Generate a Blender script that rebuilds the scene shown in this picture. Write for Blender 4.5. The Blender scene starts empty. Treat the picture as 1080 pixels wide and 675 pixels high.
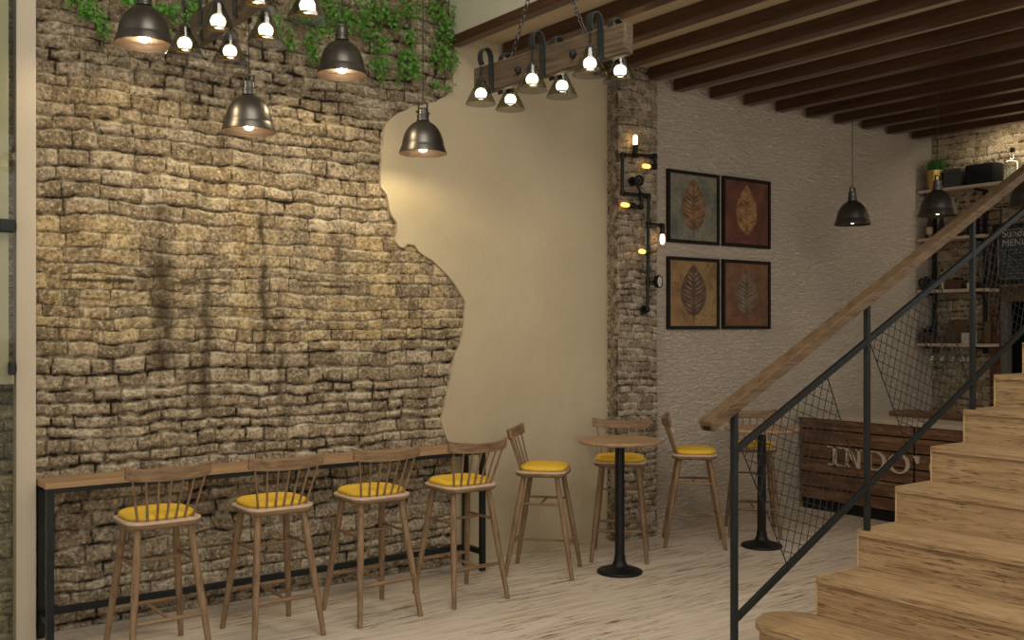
import bpy, math, random
import numpy as np
from mathutils import Vector, Matrix

C = bpy.context.scene.collection
PI = math.pi
random.seed(7)

# ------------------------------------------------------------------ helpers
class MB:
    def __init__(s): s.v = []; s.f = []
    def add(s, vs, fs):
        b = len(s.v); s.v.extend(tuple(p) for p in vs); s.f.extend(tuple(b + i for i in f) for f in fs); return s
    def box(s, x0, x1, y0, y1, z0, z1, M=None):
        vs = [Vector(p) for p in ((x0,y0,z0),(x1,y0,z0),(x1,y1,z0),(x0,y1,z0),(x0,y0,z1),(x1,y0,z1),(x1,y1,z1),(x0,y1,z1))]
        if M: vs = [M @ p for p in vs]
        return s.add(vs, [(0,3,2,1),(4,5,6,7),(0,1,5,4),(1,2,6,5),(2,3,7,6),(3,0,4,7)])
    def bar(s, p, q, w, h, up=(0,0,1)):
        p = Vector(p); q = Vector(q); d = (q - p).normalized(); u = Vector(up)
        sd = d.cross(u)
        if sd.length < 1e-5: sd = d.cross(Vector((1,0,0)))
        sd.normalize(); u = sd.cross(d).normalized()
        vs = [e + sd*a*w/2 + u*b*h/2 for e in (p, q) for a, b in ((-1,-1),(1,-1),(1,1),(-1,1))]
        return s.add(vs, [(0,1,2,3),(7,6,5,4),(0,4,5,1),(1,5,6,2),(2,6,7,3),(3,7,4,0)])
    def tube(s, pts, r, n=10, caps=True):
        pts = [Vector(p) for p in pts]; m = len(pts)
        rs = list(r) if hasattr(r, '__len__') else [r]*m
        t0 = (pts[1]-pts[0]).normalized()
        ref = Vector((0,0,1)) if abs(t0.z) < .9 else Vector((1,0,0))
        a = t0.cross(ref).normalized()
        vs = []
        for i in range(m):
            if i == 0: t = t0
            elif i == m-1: t = (pts[i]-pts[i-1]).normalized()
            else: t = ((pts[i]-pts[i-1]).normalized() + (pts[i+1]-pts[i]).normalized()).normalized()
            a = (a - t*a.dot(t)).normalized(); b = t.cross(a)
            vs += [pts[i] + (a*math.cos(2*PI*k/n) + b*math.sin(2*PI*k/n))*rs[i] for k in range(n)]
        fs = [(i*n+k, i*n+(k+1)%n, (i+1)*n+(k+1)%n, (i+1)*n+k) for i in range(m-1) for k in range(n)]
        if caps: fs += [tuple(range(n))[::-1], tuple((m-1)*n+k for k in range(n))]
        return s.add(vs, fs)
    def lathe(s, prof, n=32, M=None, close=False):
        m = len(prof)
        vs = [Vector((r*math.cos(2*PI*k/n), r*math.sin(2*PI*k/n), z)) for r, z in prof for k in range(n)]
        if M: vs = [M @ p for p in vs]
        fs = [(i*n+k, i*n+(k+1)%n, (i+1)*n+(k+1)%n, (i+1)*n+k) for i in range(m-1) for k in range(n)]
        if close:
            fs += [tuple(range(n))[::-1], tuple((m-1)*n+k for k in range(n))]
        return s.add(vs, fs)
    def prism(s, poly, a, b, M=None):
        n = len(poly)
        vs = [Vector((x,y,a)) for x,y in poly] + [Vector((x,y,b)) for x,y in poly]
        if M: vs = [M @ p for p in vs]
        return s.add(vs, [tuple(range(n))[::-1], tuple(range(n,2*n))] + [(i,(i+1)%n,n+(i+1)%n,n+i) for i in range(n)])
    def ball(s, c, r, sz=1.0, n=16, m=10, M=None):
        prof = [(max(1e-4, r*math.sin(PI*i/m)), -r*sz*math.cos(PI*i/m)) for i in range(m+1)]
        T = Matrix.Translation(Vector(c))
        return s.lathe(prof, n, T @ M if M else T)
    def torus(s, c, R, r, M=None, n=16, m=8, sx=1.0):
        vs = []
        for i in range(n):
            a = 2*PI*i/n
            for j in range(m):
                b = 2*PI*j/m
                vs.append(Vector(((R + r*math.cos(b))*math.cos(a)*sx, (R + r*math.cos(b))*math.sin(a), r*math.sin(b))))
        T = Matrix.Translation(Vector(c)); T = T @ M if M else T
        return s.add([T @ p for p in vs], [(i*m+j, ((i+1)%n)*m+j, ((i+1)%n)*m+(j+1)%m, i*m+(j+1)%m) for i in range(n) for j in range(m)])
    def build(s, name, m, parent=None, smooth=40, bevel=0, seg=2):
        me = bpy.data.meshes.new(name); me.from_pydata(s.v, [], s.f); me.update()
        o = bpy.data.objects.new(name, me); C.objects.link(o); me.materials.append(m)
        if smooth:
            me.shade_smooth()
            me.set_sharp_from_angle(angle=math.radians(smooth))
        if bevel:
            b = o.modifiers.new('bevel', 'BEVEL'); b.width = bevel; b.segments = seg; b.limit_method = 'ANGLE'; b.harden_normals = False
        if parent: o.parent = parent
        return o

def tag(o, label, cat, group=None):
    o['label'] = label; o['category'] = cat; o['kind'] = 'thing'
    if group: o['group'] = group
    return o
def thing(name, label, cat, loc=(0,0,0), rz=0, group=None):
    o = bpy.data.objects.new(name, None); C.objects.link(o); o.location = loc; o.rotation_euler = (0,0,rz)
    o.empty_display_size = .1
    return tag(o, label, cat, group)
def struct(o): o['kind'] = 'structure'; return o
def children(o): return [c for c in bpy.data.objects if c.parent == o]
def dup(src, loc, rz=0, label=None, group=None):
    def cp(o, par):
        c = o.copy(); C.objects.link(c)
        if par: c.parent = par
        for ch in children(o): cp(ch, c)
        return c
    r = cp(src, None); r.location = loc; r.rotation_euler = (0,0,rz)
    if label: r['label'] = label
    if group: r['group'] = group
    return r

# ------------------------------------------------------------------ materials
def newmat(name):
    m = bpy.data.materials.new(name); m.use_nodes = True
    nt = m.node_tree; b = nt.nodes['Principled BSDF']
    return m, nt, b
def N(nt, t, **kw):
    n = nt.nodes.new(t)
    for k, v in kw.items(): setattr(n, k, v)
    return n
def ramp(nt, src, stops, interp='LINEAR'):
    r = N(nt, 'ShaderNodeValToRGB'); r.color_ramp.interpolation = interp
    e = r.color_ramp.elements
    while len(e) < len(stops): e.new(.5)
    for i, (p, c) in enumerate(stops):
        e[i].position = p; e[i].color = (*c, 1) if len(c) == 3 else c
    nt.links.new(src, r.inputs[0]); return r.outputs[0]
def gray(a): return (a, a, a)
def mapping(nt, scale, rot=(0,0,0), kind='Object', loc=(0,0,0)):
    tc = N(nt, 'ShaderNodeTexCoord'); mp = N(nt, 'ShaderNodeMapping')
    mp.inputs['Scale'].default_value = scale; mp.inputs['Rotation'].default_value = rot; mp.inputs['Location'].default_value = loc
    nt.links.new(tc.outputs[kind], mp.inputs[0]); return mp.outputs[0]
def noise(nt, vec, scale, detail=4, rough=.55, dist=0):
    n = N(nt, 'ShaderNodeTexNoise'); n.inputs['Scale'].default_value = scale; n.inputs['Detail'].default_value = detail
    n.inputs['Roughness'].default_value = rough; n.inputs['Distortion'].default_value = dist
    if vec: nt.links.new(vec, n.inputs['Vector'])
    return n.outputs[0]
def mix(nt, fac, a, b, mode='MIX'):
    n = N(nt, 'ShaderNodeMix', data_type='RGBA', blend_type=mode)
    for sock, v in ((n.inputs['Factor'], fac), (n.inputs[6], a), (n.inputs[7], b)):
        if hasattr(v, 'default_value') or hasattr(v, 'is_output'): nt.links.new(v, sock)
        elif isinstance(v, (int, float)): sock.default_value = v
        else: sock.default_value = (*v, 1) if len(v) == 3 else v
    return n.outputs[2]
def math_(nt, op, a, b=0.0):
    n = N(nt, 'ShaderNodeMath', operation=op)
    for i, v in enumerate((a, b)):
        if isinstance(v, (int, float)): n.inputs[i].default_value = v
        else: nt.links.new(v, n.inputs[i])
    return n.outputs[0]
def bump(nt, b, h, strength=.3, dist=.01):
    n = N(nt, 'ShaderNodeBump'); n.inputs['Strength'].default_value = strength; n.inputs['Distance'].default_value = dist
    nt.links.new(h, n.inputs['Height']); nt.links.new(n.outputs[0], b.inputs['Normal'])
def setb(b, col=None, rough=None, metal=None, spec=None):
    if col is not None: b.inputs['Base Color'].default_value = (*col, 1)
    if rough is not None: b.inputs['Roughness'].default_value = rough
    if metal is not None: b.inputs['Metallic'].default_value = metal
    if spec is not None: b.inputs['Specular IOR Level'].default_value = spec

def wood(name, light, dark, axis='x', along=1.2, across=22, rough=.55, streak=.5, rnd=True, tint=None):
    m, nt, b = newmat(name)
    sc = {'x': (along, across, across), 'y': (across, along, across), 'z': (across, across, along)}[axis]
    loc = (0,0,0)
    v = mapping(nt, sc)
    if rnd:
        oi = N(nt, 'ShaderNodeObjectInfo'); ad = N(nt, 'ShaderNodeVectorMath', operation='MULTIPLY_ADD')
        cx_ = N(nt, 'ShaderNodeCombineXYZ')
        for i in range(3): nt.links.new(oi.outputs['Random'], cx_.inputs[i])
        nt.links.new(cx_.outputs[0], ad.inputs[0]); ad.inputs[1].default_value = (31, 47, 19); nt.links.new(v, ad.inputs[2]); v = ad.outputs[0]
    n1 = noise(nt, v, 1.0, 5, .6, .4)
    n2 = noise(nt, v, 3.2, 4, .65, .2)
    mid = tuple((a*.6 + c*.4) for a, c in zip(light, dark))
    col = ramp(nt, n1, [(.30, dark), (.46, mid), (.62, light)])
    st = ramp(nt, n2, [(.38, gray(1)), (.45, gray(0))])
    col = mix(nt, math_(nt, 'MULTIPLY', st, streak), col, tuple(c*.55 for c in dark))
    if tint:
        n3 = noise(nt, mapping(nt, (1,1,1)), 3.0, 3)
        col = mix(nt, ramp(nt, n3, [(.45, gray(0)), (.65, gray(.6))]), col, tint)
    nt.links.new(col, b.inputs['Base Color']); setb(b, rough=rough, spec=.35)
    bump(nt, b, n2, .25, .003)
    return m
def metal(name, col, rough=.4, metallic=.8, var=.25):
    m, nt, b = newmat(name)
    n = noise(nt, mapping(nt, (1,1,1)), 14, 4)
    c = ramp(nt, n, [(.3, tuple(x*(1-var) for x in col)), (.7, tuple(x*(1+var) for x in col))])
    nt.links.new(c, b.inputs['Base Color']); setb(b, rough=rough, metal=metallic)
    return m
def plain(name, col, rough=.6, var=.12, scale=10, bmp=0, spec=.4, bscale=60):
    m, nt, b = newmat(name)
    n = noise(nt, mapping(nt, (1,1,1)), scale, 4)
    c = ramp(nt, n, [(.3, tuple(x*(1-var) for x in col)), (.7, tuple(min(1, x*(1+var)) for x in col))])
    nt.links.new(c, b.inputs['Base Color']); setb(b, rough=rough, spec=spec)
    if bmp: bump(nt, b, noise(nt, mapping(nt, (1,1,1)), bscale, 3), bmp, .003)
    return m
def glow(name, col, strength):
    m, nt, b = newmat(name); setb(b, (.9,.85,.7), .3)
    b.inputs['Emission Color'].default_value = (*col, 1); b.inputs['Emission Strength'].default_value = strength
    return m
def clear_glass(name, tint=(.9,.92,.9), glossy=.12, rough=.03):
    m = bpy.data.materials.new(name); m.use_nodes = True; nt = m.node_tree; nt.nodes.clear()
    out = N(nt, 'ShaderNodeOutputMaterial'); mx = N(nt, 'ShaderNodeMixShader')
    t = N(nt, 'ShaderNodeBsdfTransparent'); g = N(nt, 'ShaderNodeBsdfGlossy')
    t.inputs[0].default_value = (*tint, 1); g.inputs['Roughness'].default_value = rough; g.inputs[0].default_value = (1,1,1,1)
    lw = N(nt, 'ShaderNodeLayerWeight'); lw.inputs[0].default_value = .35
    ml = math_(nt, 'MULTIPLY', lw.outputs['Facing'], glossy*3); ml = math_(nt, 'ADD', ml, glossy*.35)
    nt.links.new(ml, mx.inputs[0]); nt.links.new(t.outputs[0], mx.inputs[1]); nt.links.new(g.outputs[0], mx.inputs[2])
    nt.links.new(mx.outputs[0], out.inputs[0])
    return m

M_stool_z = wood('stool_wood_upright', (.290,.188,.105), (.130,.077,.040), 'z', 2.5, 40, .5, .35)
M_stool_x = wood('stool_wood_across', (.290,.188,.105), (.130,.077,.040), 'x', 3.0, 38, .5, .35)
M_stool_y = wood('stool_wood_along', (.290,.188,.105), (.130,.077,.040), 'y', 3.0, 38, .5, .35)
M_seatrim = plain('pale_seat_wood', (.56,.43,.33), .5, .12, 20)
M_bar = wood('bar_top_wood', (.43,.275,.155), (.30,.18,.095), 'x', 1.2, 18, .45, .2)
M_table = wood('table_top_wood', (.42,.275,.165), (.28,.175,.095), 'x', 2.0, 22, .45, .25)
M_stair = wood('oak_stair_wood', (.47,.325,.175), (.20,.115,.052), 'y', 2.4, 46, .5, 1.0, tint=(.37,.255,.14))
M_stair_edge = plain('oak_edge', (.56,.40,.22), .5, .1, 20)
M_hand = wood('handrail_wood', (.150,.096,.051), (.062,.037,.019), 'x', 3.0, 30, .55, .7)
M_beam = wood('dark_beam_wood', (.085,.040,.022), (.038,.018,.011), 'y', .8, 16, .30, .35)
M_chwood = wood('weathered_beam_wood', (.115,.078,.045), (.035,.023,.013), 'y', 2.2, 60, .6, .8)
M_cushion = plain('yellow_cushion_fabric', (.80,.52,.055), .8, .05, 30, .12, .2, 250)
M_black = metal('black_steel', (.018,.022,.024), .45, .5)
M_iron = metal('cast_iron', (.016,.017,.018), .42, .55)
M_strap = metal('blued_iron_strap', (.035,.042,.042), .42, .7)
M_bronze = metal('dark_bronze', (.115,.108,.102), .36, .88, .10)
M_lining = metal('copper_lining', (.024,.014,.009), .45, .6, .1)
M_chrome = metal('dark_chrome', (.10,.10,.10), .30, .95)
M_cap = plain('blackened_lamp_cap', (.035,.035,.035), .9, .1, 10, 0, .05)
M_cord = plain('black_cord', (.03,.028,.025), .7)
M_brass = metal('brass', (.62,.44,.12), .3, .9, .1)
M_pbulb = glow('pendant_bulb', (1,.80,.48), 270)
M_cbulb = glow('chandelier_bulb', (1,.86,.58), 10)
M_ebulb = glow('amber_bulb', (1,.48,.05), 2.0)
M_fbulb = glow('amber_filament', (1,.62,.22), 7)
M_cone = clear_glass('smoky_glass', (.72,.72,.69), .06, .10)
M_clear = clear_glass('clear_glass', (.93,.95,.94), .16)
M_door_glass = clear_glass('green_door_glass', (.86,.88,.82), .06, .05)
M_leaf = plain('ivy_green', (.085,.24,.028), .5, .6, 22)
M_stem = plain('ivy_stem', (.10,.075,.035), .8)
M_grass = plain('grass_green', (.035,.16,.03), .5, .4, 40)
M_cream = plain('cream_frame_paint', (.56,.49,.385), .55, .03, 6)
M_letter = plain('cream_letter_paint', (.54,.48,.37), .6, .08, 20)
M_fascia = plain('pale_green_cream_plaster', (.55,.54,.43), .85, .04, 2, .25, .2, 20)
M_soffit = plain('cream_ceiling_paint', (.50,.42,.31), .8, .05, 2)
M_counter_top = plain('pale_stone_top', (.48,.41,.33), .35, .1, 6)
M_picframe = plain('black_brown_frame', (.014,.010,.008), .6, .3, 20, 0, .2)
M_void = plain('hollow_shade', (.006,.006,.006), .9)

def m_wall(name, col, kind):
    m, nt, b = newmat(name)
    v = mapping(nt, (1,1,1))
    big = noise(nt, v, .9, 4)
    c = ramp(nt, big, [(.3, tuple(x*.90 for x in col)), (.7, tuple(min(1,x*1.07) for x in col))])
    nt.links.new(c, b.inputs['Base Color']); setb(b, rough=.85, spec=.2)
    if kind == 'trowel':
        v2 = mapping(nt, (1,1,1), (0, math.radians(-24), 0)); mp = N(nt, 'ShaderNodeMapping'); mp.inputs['Scale'].default_value = (85, 30, 1.6); nt.links.new(v2, mp.inputs[0]); n = noise(nt, mp.outputs[0], 1.0, 4, .6, .2)
        n2 = noise(nt, mapping(nt, (3,3,3)), 2.2, 4, .6)
        msk = ramp(nt, n2, [(.42, gray(.15)), (.62, gray(1))])
        h = math_(nt, 'MULTIPLY', n, msk)
        h = math_(nt, 'ADD', h, math_(nt, 'MULTIPLY', noise(nt, v, 16, 4), .5))
        bump(nt, b, h, .5, .012)
    else:
        v2 = mapping(nt, (15, 15, 44)); n = noise(nt, v2, 1.0, 4, .55, .8)
        h = ramp(nt, n, [(.35, gray(0)), (.62, gray(1))])
        bump(nt, b, h, .9, .018)
    return m
M_plaster = m_wall('smooth_trowelled_plaster', (.53,.455,.315), 'trowel')
M_stucco = m_wall('rough_stucco', (.66,.575,.475), 'stucco')

def m_floor():
    m, nt, b = newmat('whitewashed_floor_boards')
    v = mapping(nt, (1,1,1))
    br = N(nt, 'ShaderNodeTexBrick'); br.offset = .37; br.inputs['Scale'].default_value = 1
    br.inputs['Brick Width'].default_value = 2.6; br.inputs['Row Height'].default_value = .19
    br.inputs['Mortar Size'].default_value = .0018; br.inputs['Mortar Smooth'].default_value = .3
    br.inputs['Color1'].default_value = (.70,.615,.52,1); br.inputs['Color2'].default_value = (.62,.54,.45,1); br.inputs['Mortar'].default_value = (.27,.21,.145,1)
    nt.links.new(v, br.inputs['Vector'])
    n1 = noise(nt, mapping(nt, (1.3, 16, 1)), 1, 6, .65, .5)
    col = mix(nt, ramp(nt, n1, [(.36, gray(.6)), (.52, gray(0))]), br.outputs['Color'], (.44,.355,.265))
    n2 = noise(nt, mapping(nt, (3.0, 42, 1)), 1, 5, .68, .3)
    n3 = noise(nt, mapping(nt, (.9, 1.6, 1)), 1, 3)
    stv = math_(nt, 'MULTIPLY', ramp(nt, n2, [(.405, gray(1)), (.44, gray(0))]), ramp(nt, n3, [(.42, gray(.25)), (.54, gray(1))]))
    col = mix(nt, stv, col, (.19,.135,.09))
    col = mix(nt, ramp(nt, n2, [(.54, gray(0)), (.68, gray(.6))]), col, (.74,.67,.57))
    nt.links.new(col, b.inputs['Base Color']); setb(b, rough=.5, spec=.3)
    bump(nt, b, n2, .2, .004)
    return m
M_floor = m_floor()

def m_plank():
    m, nt, b = newmat('reclaimed_plank_wood')
    v = mapping(nt, (14, 1.1, 5.8))
    oi = mapping(nt, (1,1,1))
    n1 = noise(nt, mapping(nt, (20, 1.5, 34)), 1, 5, .65, .4)
    n2 = noise(nt, mapping(nt, (3, 2.2, 6.2)), 1, 3, .6)
    n3 = noise(nt, mapping(nt, (6, 7, 12)), 1, 5, .7)
    c = ramp(nt, n1, [(.3, (.055,.028,.014)), (.5, (.20,.105,.054)), (.7, (.33,.19,.105))])
    c = mix(nt, ramp(nt, n2, [(.4, gray(0)), (.6, gray(.7))]), c, (.085,.040,.022))
    c = mix(nt, ramp(nt, n3, [(.58, gray(0)), (.70, gray(.55))]), c, (.36,.25,.16))
    nt.links.new(c, b.inputs['Base Color']); setb(b, rough=.6, spec=.3)
    bump(nt, b, n1, .3, .004)
    return m
M_plank = m_plank()

def m_brick(name, tones, mortar, grain=1.0):
    """tones: three brick colours; the point attribute 'brick' is random per brick, 'joint' is 1 in the joints, 'ochre' and 'stain' are weathering"""
    m, nt, b = newmat(name)
    def at(n):
        a = N(nt, 'ShaderNodeAttribute'); a.attribute_name = n; return a.outputs['Fac']
    v = mapping(nt, (1,1,1))
    c = ramp(nt, at('brick'), [(0, tones[0]), (.55, tones[1]), (1, tones[2])])
    n1 = noise(nt, v, 46*grain, 6, .72)
    n2 = noise(nt, v, 9*grain, 5, .6)
    och = mix(nt, at('brick'), (.52,.33,.105), (.72,.56,.30))
    c = mix(nt, at('ochre'), c, och)
    c = mix(nt, ramp(nt, n2, [(.36, gray(.55)), (.58, gray(0))]), c, tuple(x*.5 for x in tones[0]))
    c = mix(nt, ramp(nt, n1, [(.36, gray(.85)), (.50, gray(0))]), c, tuple(x*.25 for x in tones[0]))
    c = mix(nt, ramp(nt, n1, [(.54, gray(0)), (.66, gray(.75))]), c, tuple(min(1, x*1.45) for x in tones[2]))
    c = mix(nt, math_(nt, 'MULTIPLY', at('edge_light'), ramp(nt, n2, [(.46, gray(0)), (.60, gray(.8))])), c, tuple(min(.8, x*1.5) for x in tones[2]))
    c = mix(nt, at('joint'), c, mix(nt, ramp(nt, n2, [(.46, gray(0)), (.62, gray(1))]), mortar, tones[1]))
    c = mix(nt, at('stain'), c, (.060,.042,.025))
    nt.links.new(c, b.inputs['Base Color']); setb(b, rough=.9, spec=.15)
    bump(nt, b, math_(nt, 'ADD', n1, n2), 1.0, .022)
    return m
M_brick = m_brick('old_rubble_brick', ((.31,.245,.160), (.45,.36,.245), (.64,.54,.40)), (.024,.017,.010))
M_pillarbrick = m_brick('pillar_brick', ((.31,.245,.17), (.50,.41,.305), (.66,.56,.43)), (.06,.042,.028), 1.6)
M_backbrick = m_brick('pale_back_brick', ((.40,.30,.19), (.54,.43,.29), (.66,.55,.40)), (.07,.05,.032), 1.5)
M_brownbrick = m_brick('brown_brick', ((.13,.06,.032), (.20,.10,.055), (.30,.18,.11)), (.04,.028,.018), 1.5)

# ------------------------------------------------------------------ brickwork (real relief)
def vnoise(x, y, seed):
    xi = np.floor(x).astype(np.int64); yi = np.floor(y).astype(np.int64); xf = x-xi; yf = y-yi
    def h(a, b):
        n = (a*374761393 + b*668265263 + seed*974711) & 0x7fffffff
        n = ((n ^ (n >> 13))*1274126177) & 0x7fffffff
        return ((n ^ (n >> 16)) & 0xffff)/65535.0
    sx = xf*xf*(3-2*xf); sy = yf*yf*(3-2*yf)
    a = h(xi, yi)*(1-sx) + h(xi+1, yi)*sx; c = h(xi, yi+1)*(1-sx) + h(xi+1, yi+1)*sx
    return a*(1-sy) + c*sy - .5
def brick_field(U, V, rowh, blen, seed, wav=1.0, joint=.006, calm=None):
    rs = np.random.RandomState(seed)
    wu = U + wav*(.03*vnoise(U*4, V*4, seed+1) + .012*vnoise(U*17, V*17, seed+2))
    wv = V + wav*(.034*vnoise(U*1.7, V*1.3, seed+3) + .034*vnoise(U*6, V*6, seed+4) + .016*vnoise(U*20, V*20, seed+5) + .006*vnoise(U*50, V*50, seed+15))
    v0 = V.min()-.3; tot = V.max()-V.min()+.8
    hs = rowh*(.72 + .56*rs.rand(int(tot/rowh/.7)+4)); ed = v0 + np.concatenate([[0], np.cumsum(hs)])
    row = np.clip(np.searchsorted(ed, wv)-1, 0, len(hs)-1)
    dv = np.minimum(wv-ed[row], ed[row+1]-wv)
    du = np.zeros_like(dv); bid = np.zeros(dv.shape, int)
    for r in np.unique(row):
        mk = row == r; L = blen*(.6 + .9*rs.rand(int((U.max()-U.min()+1.5)/blen/.6)+6))
        e = U.min()-.6 - rs.rand()*blen + np.concatenate([[0], np.cumsum(L)])
        w = wu[mk]; i = np.clip(np.searchsorted(e, w)-1, 0, len(L)-1)
        du[mk] = np.minimum(w-e[i], e[i+1]-w); bid[mk] = r*1000+i
    d = np.minimum(dv, du*1.5 + .004*vnoise(U*13, V*13, seed+12)); fvv = (wv-ed[row])/(ed[row+1]-ed[row])
    jw = np.clip(joint*(1 + 3.2*vnoise(U*3.3, V*5, seed+6) + 1.6*vnoise(U*19, V*19, seed+7)), .0004, None)
    if calm is not None: jw = jw*(1-.72*calm)
    t = np.clip((d-jw)/(rowh*.19), 0, 1)
    rnd = ((bid*2654435761) & 0xffff)/65535.0; rnd2 = ((bid*40503+977) & 0xfff)/4095.0
    prof = (1-(1-t)**2.4)*(1.0 - .34*np.clip(fvv, 0, 1))
    jm = np.clip(1-(d-jw*.7)/(.005), 0, 1)
    edge_light = np.clip(1-np.abs(d-jw-.010)/.009, 0, 1)*(fvv > .55)  # mask for a highlight painted along the upper edge of each brick
    return prof, jm, rnd, rnd2, edge_light
def brick_panel(name, mat, O, ua, va, na, W, H, step, rowh, blen, depth, seed, wav=1.0, joint=.006, uvoff=(0,0), weather=None, parent=None, back=.05):
    """relief wall from O along ua (W) and va (H); the faces stand out along na by at most `depth`"""
    nu = int(W/step)+1; nv = int(H/step)+1
    us = np.linspace(0, W, nu); vs = np.linspace(0, H, nv); U, V = np.meshgrid(us, vs)
    calm = None
    if weather:          # the damp band is smoother: bricks nearly flush, hairline joints
        calm = np.clip((.50 + .16*vnoise(U*1.5, V*1.5, seed+31) - np.abs(V-2.2))/.18, 0, 1)
    prof, jm, rnd, rnd2, edge_light = brick_field(U+uvoff[0], V+uvoff[1], rowh, blen, seed, wav, joint, calm)
    if calm is not None: prof = prof*(1-.55*calm) + .42*calm
    A = U+uvoff[0]; B = V+uvoff[1]
    rough = .30*vnoise(A*14, B*14, seed+8) + .22*vnoise(A*33, B*33, seed+9) + .16*vnoise(A*70, B*70, seed+10)
    hgt = depth*(prof*(.62 + .30*rnd2) + rough*.55*(.25+.75*prof)); hgt = np.clip(hgt, -depth*.2, depth)
    O = np.array(O, float); ua = np.array(ua, float); va = np.array(va, float); na = np.array(na, float)
    P = O + U[...,None]*ua + V[...,None]*va + hgt[...,None]*na
    P = P.reshape(-1, 3)
    i = np.arange(nu*nv).reshape(nv, nu)
    q = np.stack([i[:-1,:-1], i[:-1,1:], i[1:,1:], i[1:,:-1]], -1).reshape(-1, 4)
    if np.dot(np.cross(ua, va), na) < 0: q = q[:, ::-1]
    # closed slab behind
    b = len(P); cs = [O, O+ua*W, O+ua*W+va*H, O+va*H]; P = np.vstack([P] + [c - na*back for c in cs])
    me = bpy.data.meshes.new(name); nf = len(q) + 5
    bot = list(range(0, nu)); top = list(range((nv-1)*nu, nv*nu)); lef = [k*nu for k in range(nv)]; rig = [k*nu+nu-1 for k in range(nv)]
    extra = [[b+3, b+2, b+1, b], bot[::-1] + [b, b+1], rig[::-1] + [b+1, b+2], top + [b+2, b+3], lef + [b+3, b]]
    loops = np.concatenate([q.ravel()] + [np.array(e) for e in extra]); tots = np.array([4]*len(q) + [len(e) for e in extra])
    me.vertices.add(len(P)); me.vertices.foreach_set('co', P.ravel().astype(np.float32))
    me.loops.add(len(loops)); me.loops.foreach_set('vertex_index', loops.astype(np.int32))
    me.polygons.add(nf); st = np.concatenate([[0], np.cumsum(tots)[:-1]])
    me.polygons.foreach_set('loop_start', st.astype(np.int32)); 
    try: me.polygons.foreach_set('loop_total', tots.astype(np.int32))
    except Exception: pass
    me.update(calc_edges=True); me.validate()
    pad = np.zeros(4)
    och = np.zeros_like(U); stn = np.zeros_like(U)
    if weather: och, stn = weather(A, B, rnd, seed)
    for nme, arr in (('brick', rnd), ('joint', jm), ('ochre', och), ('stain', stn), ('edge_light', edge_light)):
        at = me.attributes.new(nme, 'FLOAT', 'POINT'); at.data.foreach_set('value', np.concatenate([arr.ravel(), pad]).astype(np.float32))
    sm = np.ones(len(me.polygons), bool); sm[-5:] = False
    me.polygons.foreach_set('use_smooth', sm)
    me.materials.append(mat); o = bpy.data.objects.new(name, me); C.objects.link(o)
    if parent: o.parent = parent
    return o

# ------------------------------------------------------------------ room constants
WY = 6.74          # long wall
BX = 11.43         # back wall
SOF = 4.255         # underside of the mezzanine slab
EDGE = 4.42        # mezzanine edge
TOP = 5.80         # upper ceiling

# floor, ceilings, upper walls
struct(MB().box(-3.0, 12.2, -3.0, 7.2, -.12, 0).build('floor', M_floor, smooth=0))
struct(MB().box(EDGE+.06, 12.0, 0.2, 7.1, SOF, SOF+.16).build('ceiling', M_soffit, smooth=0))
struct(MB().box(-.5, EDGE, 0.2, 7.1, TOP, TOP+.15).build('ceiling_upper', M_soffit, smooth=0))
struct(MB().box(EDGE-.003, EDGE+.12, 0.2, 6.73, 4.222, TOP).build('wall_mezzanine', M_fascia, smooth=0))

def wall_weather(A, B, rnd, seed):
    X = A; Z = B
    n = vnoise(X*1.3, Z*1.3, seed+21); n2 = vnoise(X*7, Z*7, seed+22); n3 = vnoise(X*11, Z*1.2, seed+23)
    Zm = np.abs(Z-2.2)                                   # the damp band lies symmetrical about this height
    band = np.clip((.46 + .10*n - Zm)/.10, 0, 1)
    o = band*np.clip(.30 + .9*n + 1.1*(rnd-.40) + .25*np.clip((X-3.2)/.5, 0, 1), 0, .9)
    o = np.maximum(o, .55*np.exp(-((X-2.72)/.07)**2)*np.clip((.62-Zm)/.1, 0, 1))
    s = np.zeros_like(X)
    for xc, w, zh, a in ((2.16,.085,.62,.75),(2.45,.035,.95,.6),(2.86,.025,.6,.7),(1.55,.025,.34,.5),(1.93,.02,.36,.5),(3.42,.12,.40,.45),(2.33,.022,1.0,.45),(3.0,.03,1.1,.4)):
        s = np.maximum(s, a*np.exp(-((X-xc+.05*n2)/w)**2)*np.clip((zh-Zm)/.15, 0, 1)*np.clip(.55+2.2*n3+1.2*n2+.9*(rnd-.5), 0, 1.2))
    for x0, x1, a in ((1.50,1.985,.92),(2.09,2.40,.75),(2.42,2.64,.9),(2.83,2.91,.7),(3.12,3.30,.6),(3.30,3.56,.9)):
        inside = np.clip(np.minimum(X-x0, x1-X)/.03, 0, 1)
        thick = .013 + .022*np.abs(vnoise(X*16, Z*0+3, seed+24))*np.abs(vnoise(X*47, Z*0+9, seed+25))*4
        s = np.maximum(s, a*inside*np.clip((thick-np.abs(Z-2.205))/.010, 0, 1))
    for xc in (1.745,):                                  # oval outline round the left patch
        rr = np.sqrt(((X-xc)/.30)**2 + ((Z-2.205)/.12)**2 + 1e-9)
        s = np.maximum(s, .6*np.clip(1-np.abs(rr-1)*9, 0, 1)*(.6+1.2*np.abs(n2)*2))
    # brick darker towards the top at the left end
    s = np.maximum(s, np.clip((4.7 - Z)*0, 0, 1))
    s = np.maximum(s, .33*np.clip((Z-2.95)/.5, 0, 1)*np.clip(.5+1.6*n, 0, 1)*np.clip((3.2-X)/.8, 0, 1))
    return np.clip(o, 0, 1), np.clip(s, 0, .95)
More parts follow.
